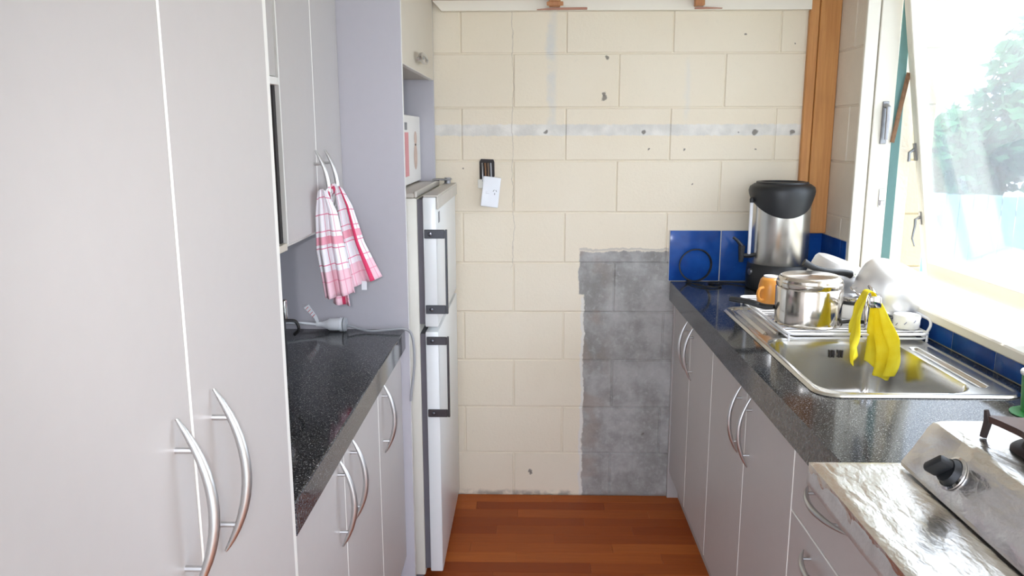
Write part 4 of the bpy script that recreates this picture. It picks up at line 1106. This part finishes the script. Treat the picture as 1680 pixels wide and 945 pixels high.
# small lettering on the base
def text_on(parent, txt, size, M4, m, name):
    cu = bpy.data.curves.new(name, 'FONT'); cu.body = txt; cu.size = size; cu.extrude = 0.0003; cu.align_x = 'CENTER'
    to = bpy.data.objects.new(name, cu); COL.objects.link(to)
    dg = bpy.context.evaluated_depsgraph_get(); me = bpy.data.meshes.new_from_object(to.evaluated_get(dg))
    bpy.data.objects.remove(to); me.materials.clear(); me.materials.append(m)
    me.transform(Matrix.Translation(-WPOS[parent]) @ M4)
    o = bpy.data.objects.new(name, me); COL.objects.link(o); o.parent = parent; WPOS[o] = WPOS[parent]
    return o
ang = math.radians(-128)
pos = Vector((ux+0.1146*math.cos(ang), uy+0.1146*math.sin(ang), uz+0.040))
zax = Vector((math.cos(ang), math.sin(ang), 0)); xax = Vector((-math.sin(ang), math.cos(ang), 0)); yax = Vector((0, 0, 1))
TM = Matrix(((xax.x, yax.x, zax.x, pos.x), (xax.y, yax.y, zax.y, pos.y), (xax.z, yax.z, zax.z, pos.z), (0, 0, 0, 1)))
text_on(ub, 'Breville', 0.0095, TM, WHITEINK, 'lettering')
b = newbox(-0.010, 0.010, 0.014, 0.017, -0.0002, 0.0004); bmesh.ops.transform(b, matrix=TM, verts=b.verts); obj('orange_mark', b, ORANGE, ub)
# power cord coil
t = thing('urn_cord', (0.93, -0.08, 0.917), 'black power cord coiled against the blue tiles beside the urn', 'cord')
b = bmesh.new(); pts = []
for k in range(0, 56):
    a = -PI/2+2*PI*k/36; r = 0.062+0.0015*math.sin(a*2)
    pts.append((0.913+r*math.cos(a)+0.0008*k/10, -0.016-0.004*(k/56)-0.012*max(0, -math.sin(a)), 0.984+r*math.sin(a)))
tube(b, pts, 0.0030, 6); obj('coil', b, BLACKR, t, smooth=True)
b = bmesh.new(); tube(b, smooth_path([(0.913, -0.03, 0.922), (0.88, -0.035, 0.9225), (0.905, -0.11, 0.9215), (0.955, -0.155, 0.9215), (0.995, -0.12, 0.9215), (0.96, -0.06, 0.9215), (1.04, -0.045, 0.9215), (1.10, -0.08, 0.925)], 6), 0.0032, 6); obj('lead', b, BLACKR, t, smooth=True)

# ------------------------------------------------------------------ foil covered board, cooker
def foil_slab(x0, x1, y0, y1, z0, z1, nx, ny, amp, seed):
    b = bmesh.new(); V = {}
    for i in range(nx+1):
        for j in range(ny+1):
            x = x0+(x1-x0)*i/nx; yv = y0+(y1-y0)*j/ny
            nz = noise.noise(Vector((x*16+seed, yv*9, seed)))*0.6+noise.noise(Vector((x*46+yv*20, yv*28, seed+3)))*0.4
            ed = min(i, nx-i, j, ny-j)
            V[i, j] = b.verts.new((x, yv, z1+amp*nz*(1 if ed else 0.3)-(0.002 if ed == 0 else 0)))
    for i in range(nx):
        for j in range(ny): b.faces.new((V[i, j], V[i+1, j], V[i+1, j+1], V[i, j+1]))
    rim = [(i, 0) for i in range(nx)]+[(nx, j) for j in range(ny)]+[(i, ny) for i in range(nx, 0, -1)]+[(0, j) for j in range(ny, 0, -1)]
    lo = {}
    for k in rim:
        v = V[k].co; n_ = noise.noise(Vector((v.x*30, v.y*30, 5+seed)))
        ox_ = 0.002*n_
        lo[k] = b.verts.new((v.x+(ox_ if k[0] in (0, nx) else 0), v.y+(ox_ if k[1] in (0, ny) else 0), z0))
    R_ = len(rim)
    for i in range(R_):
        a, c = rim[i], rim[(i+1) % R_]
        b.faces.new((V[a], V[c], lo[c], lo[a]))
    b.faces.new([lo[k] for k in rim][::-1])
    return b
bm = foil_slab(0.746, 1.395, -2.63, -1.812, 0.9175, 0.938, 64, 80, 0.0013, 2.0)
fb = obj('foil_covered_board', bm, FOIL, smooth=True, angle=35); tag(fb, 'foil-wrapped board jutting over the worktop edge in the right foreground', 'board')
# front skirt of folded foil hanging over the worktop edge
bm = bmesh.new()
def fn(u, v):
    yv = -2.63+(2.63-1.812)*u
    n_ = noise.noise(Vector((yv*25, v*3, 1.5)))
    return (0.7465-0.003*v+0.0008*n_, yv, 0.935-0.038*v+0.003*noise.noise(Vector((yv*12, 0, 9)))*v)
b = sheet(fn, 70, 4, lambda u, v: (u, v)); o = obj('foil_skirt', b, FOILDULL, fb, smooth=True); md = o.modifiers.new('thickness', 'SOLIDIFY'); md.thickness = 0.001
# the cooker standing on it
t = thing('gas_cooker', (1.13, -2.2, 0.938), 'foil-wrapped bench-top gas cooker with black knob at the right edge', 'cooker')
prof = [(0.8925, 0.9415), (0.893, 0.948), (0.930, 1.012), (0.938, 1.021), (0.952, 1.024), (1.350, 1.024), (1.358, 1.016), (1.358, 0.9415)]
b = bmesh.new(); CY0, CY1 = -2.60, -1.834; NYc = 60
secs = []
fine = []
for (p, q) in zip(prof[:-1], prof[1:]):
    L_ = math.hypot(q[0]-p[0], q[1]-p[1]); m_ = max(1, int(L_/0.014))
    for i in range(m_): fine.append((p[0]+(q[0]-p[0])*i/m_, p[1]+(q[1]-p[1])*i/m_))
fine.append(prof[-1])
for j in range(NYc+1):
    yv = CY0+(CY1-CY0)*j/NYc; row = []
    for (x, zz) in fine:
        n_ = noise.noise(Vector((x*28, yv*16, zz*20)))*0.0022+noise.noise(Vector((x*60, yv*40, zz*50)))*0.001
        endk = 1.0
        e = min(j, NYc-j)
        if e == 0: zz2 = 0.9415+(zz-0.9415)*0.965; yo = 0.0
        else: zz2 = zz; yo = 0
        k = 0 if zz < 0.945 else 1
        row.append(b.verts.new((x+n_*k*(0.5 if x > 0.94 else -1), yv+yo, zz2+n_*0.6*k)))
    secs.append(row)
for A_, B_ in zip(secs[:-1], secs[1:]):
    for i in range(len(fine)-1): b.faces.new((A_[i], A_[i+1], B_[i+1], B_[i]))
b.faces.new(secs[0][::-1]); b.faces.new(secs[-1]); 
for A_, B_ in zip(secs[:-1], secs[1:]): b.faces.new((A_[-1], A_[0], B_[0], B_[-1]))
obj('foil_body', b, FOIL, t, smooth=True, angle=30)
nrm_ = Vector((-0.866, 0, 0.5))
def knob(yv):
    base = Vector((0.912, yv, 0.981))+nrm_*0.001
    A2 = axis_mat(base, nrm_)
    b = bmesh.new(); lathe(b, [(0, 0), (0.023, 0), (0.0225, 0.004), (0.020, 0.010), (0.0185, 0.014), (0.0, 0.0145)], 28, A2); k_ = obj('knob', b, BLACKP, t, smooth=True, angle=35)
    b = bmesh.new(); box(b, -0.019, 0.019, -0.0075, 0.0075, 0.0145, 0.040, bev=0.005, seg=2)
    bmesh.ops.transform(b, matrix=A2 @ Matrix.Rotation(0.9, 4, 'Z'), verts=b.verts); obj('grip', b, BLACKP, k_, smooth=True, angle=40)
    b = bmesh.new(); lathe(b, [(0.0235, 0.0), (0.0275, 0.0005), (0.0275, 0.003), (0.0235, 0.0045)], 28, A2, closed=True); obj('bezel', b, CHROME, k_, smooth=True)
knob(-1.958); knob(-2.28)
# burner and trivet
for (bx_, by_) in ((1.044, -1.986),):
    b = bmesh.new(); lathe(b, [(0.060, 1.0262), (0.056, 1.03), (0.045, 1.031), (0.042, 1.038), (0.030, 1.040), (0, 1.040)], 28, Matrix.Translation((bx_, by_, 0))); bo = obj('burner', b, IRON, t, smooth=True, angle=40)
    c = Vector((bx_, by_, 0)); pl_ = []
    b = bmesh.new()
    for k in range(32):
        a = PI/4+2*PI*k/32; q = abs(math.sin(2*(a-PI/4)))
        pl_.append((bx_+(0.100-0.045*q**0.6)*math.cos(a), by_+(0.100-0.045*q**0.6)*math.sin(a)))
    lo_ = [b.verts.new((x, yv, 1.052)) for x, yv in pl_]; hi_ = [b.verts.new((x, yv, 1.062)) for x, yv in pl_]
    ci_ = [b.verts.new((bx_+0.018*math.cos(PI/4+2*PI*k/32), by_+0.018*math.sin(PI/4+2*PI*k/32), 1.062)) for k in range(32)]
    cl_ = [b.verts.new((bx_+0.018*math.cos(PI/4+2*PI*k/32), by_+0.018*math.sin(PI/4+2*PI*k/32), 1.052)) for k in range(32)]
    for k in range(32):
        n_ = (k+1) % 32
        b.faces.new((lo_[k], lo_[n_], hi_[n_], hi_[k])); b.faces.new((hi_[k], hi_[n_], ci_[n_], ci_[k])); b.faces.new((lo_[n_], lo_[k], cl_[k], cl_[n_])); b.faces.new((ci_[k], ci_[n_], cl_[n_], cl_[k]))
    obj('pan_support', b, BROWNIRON, t)
    for k in range(4):
        a = k*PI/2+PI/4; d = Vector((math.cos(a), math.sin(a), 0))
        b = bmesh.new(); tube(b, [c+d*0.098+Vector((0, 0, 1.0262)), c+d*0.094+Vector((0, 0, 1.052)), c+d*0.098+Vector((0, 0, 1.070))], [0.006, 0.007, 0.004], 6); obj('trivet_foot', b, IRON, t, smooth=True)
# green cup and a spoon on the worktop behind
cx, cy = 1.328, -1.502
t = thing('green_cup', (cx, cy, 0.917), 'green plastic cup with white rim at the right edge by the tiles', 'cup')
b = bmesh.new(); lathe(b, [(0, 0.918), (0.028, 0.918), (0.030, 0.92), (0.035, 1.000), (0.033, 1.000), (0.028, 0.922), (0, 0.922)], 28, Matrix.Translation((cx, cy, 0))); obj('cup', b, GREEN, t, smooth=True, angle=40)
b = bmesh.new(); lathe(b, [(0.0335, 0.9985), (0.0375, 0.998), (0.0385, 1.003), (0.0365, 1.006), (0.0335, 1.004)], 28, Matrix.Translation((cx, cy, 0)), closed=True); obj('rim', b, CERAM, t, smooth=True)
b = bmesh.new(); lathe(b, [(0, 0.9172), (0.046, 0.9172), (0.047, 0.919), (0.0, 0.9178)], 28, Matrix.Translation((cx-0.01, cy-0.01, 0)));
cs = obj('green_coaster', b, GREEN); tag(cs, 'flat green coaster under the green cup', 'coaster')
t = thing('metal_spoon', (1.24, -1.575, 0.918), 'metal spoon lying on the worktop in front of the green cup', 'spoon')
b = bmesh.new(); lathe(b, [(0, 0.0), (0.014, 0.002), (0.020, 0.008), (0.019, 0.009), (0.012, 0.0045), (0, 0.003)], 20, Matrix.Translation((1.205, -1.575, 0.9185)) @ Matrix.Diagonal((1.4, 1, 1, 1))); obj('bowl', b, CHROME, t, smooth=True)
b = bmesh.new(); tube(b, smooth_path([(1.231, -1.575, 0.926), (1.28, -1.579, 0.932), (1.345, -1.585, 0.926)], 4), 0.004, 8, sq=(0.5, 1.3)); obj('handle', b, CHROME, t, smooth=True)
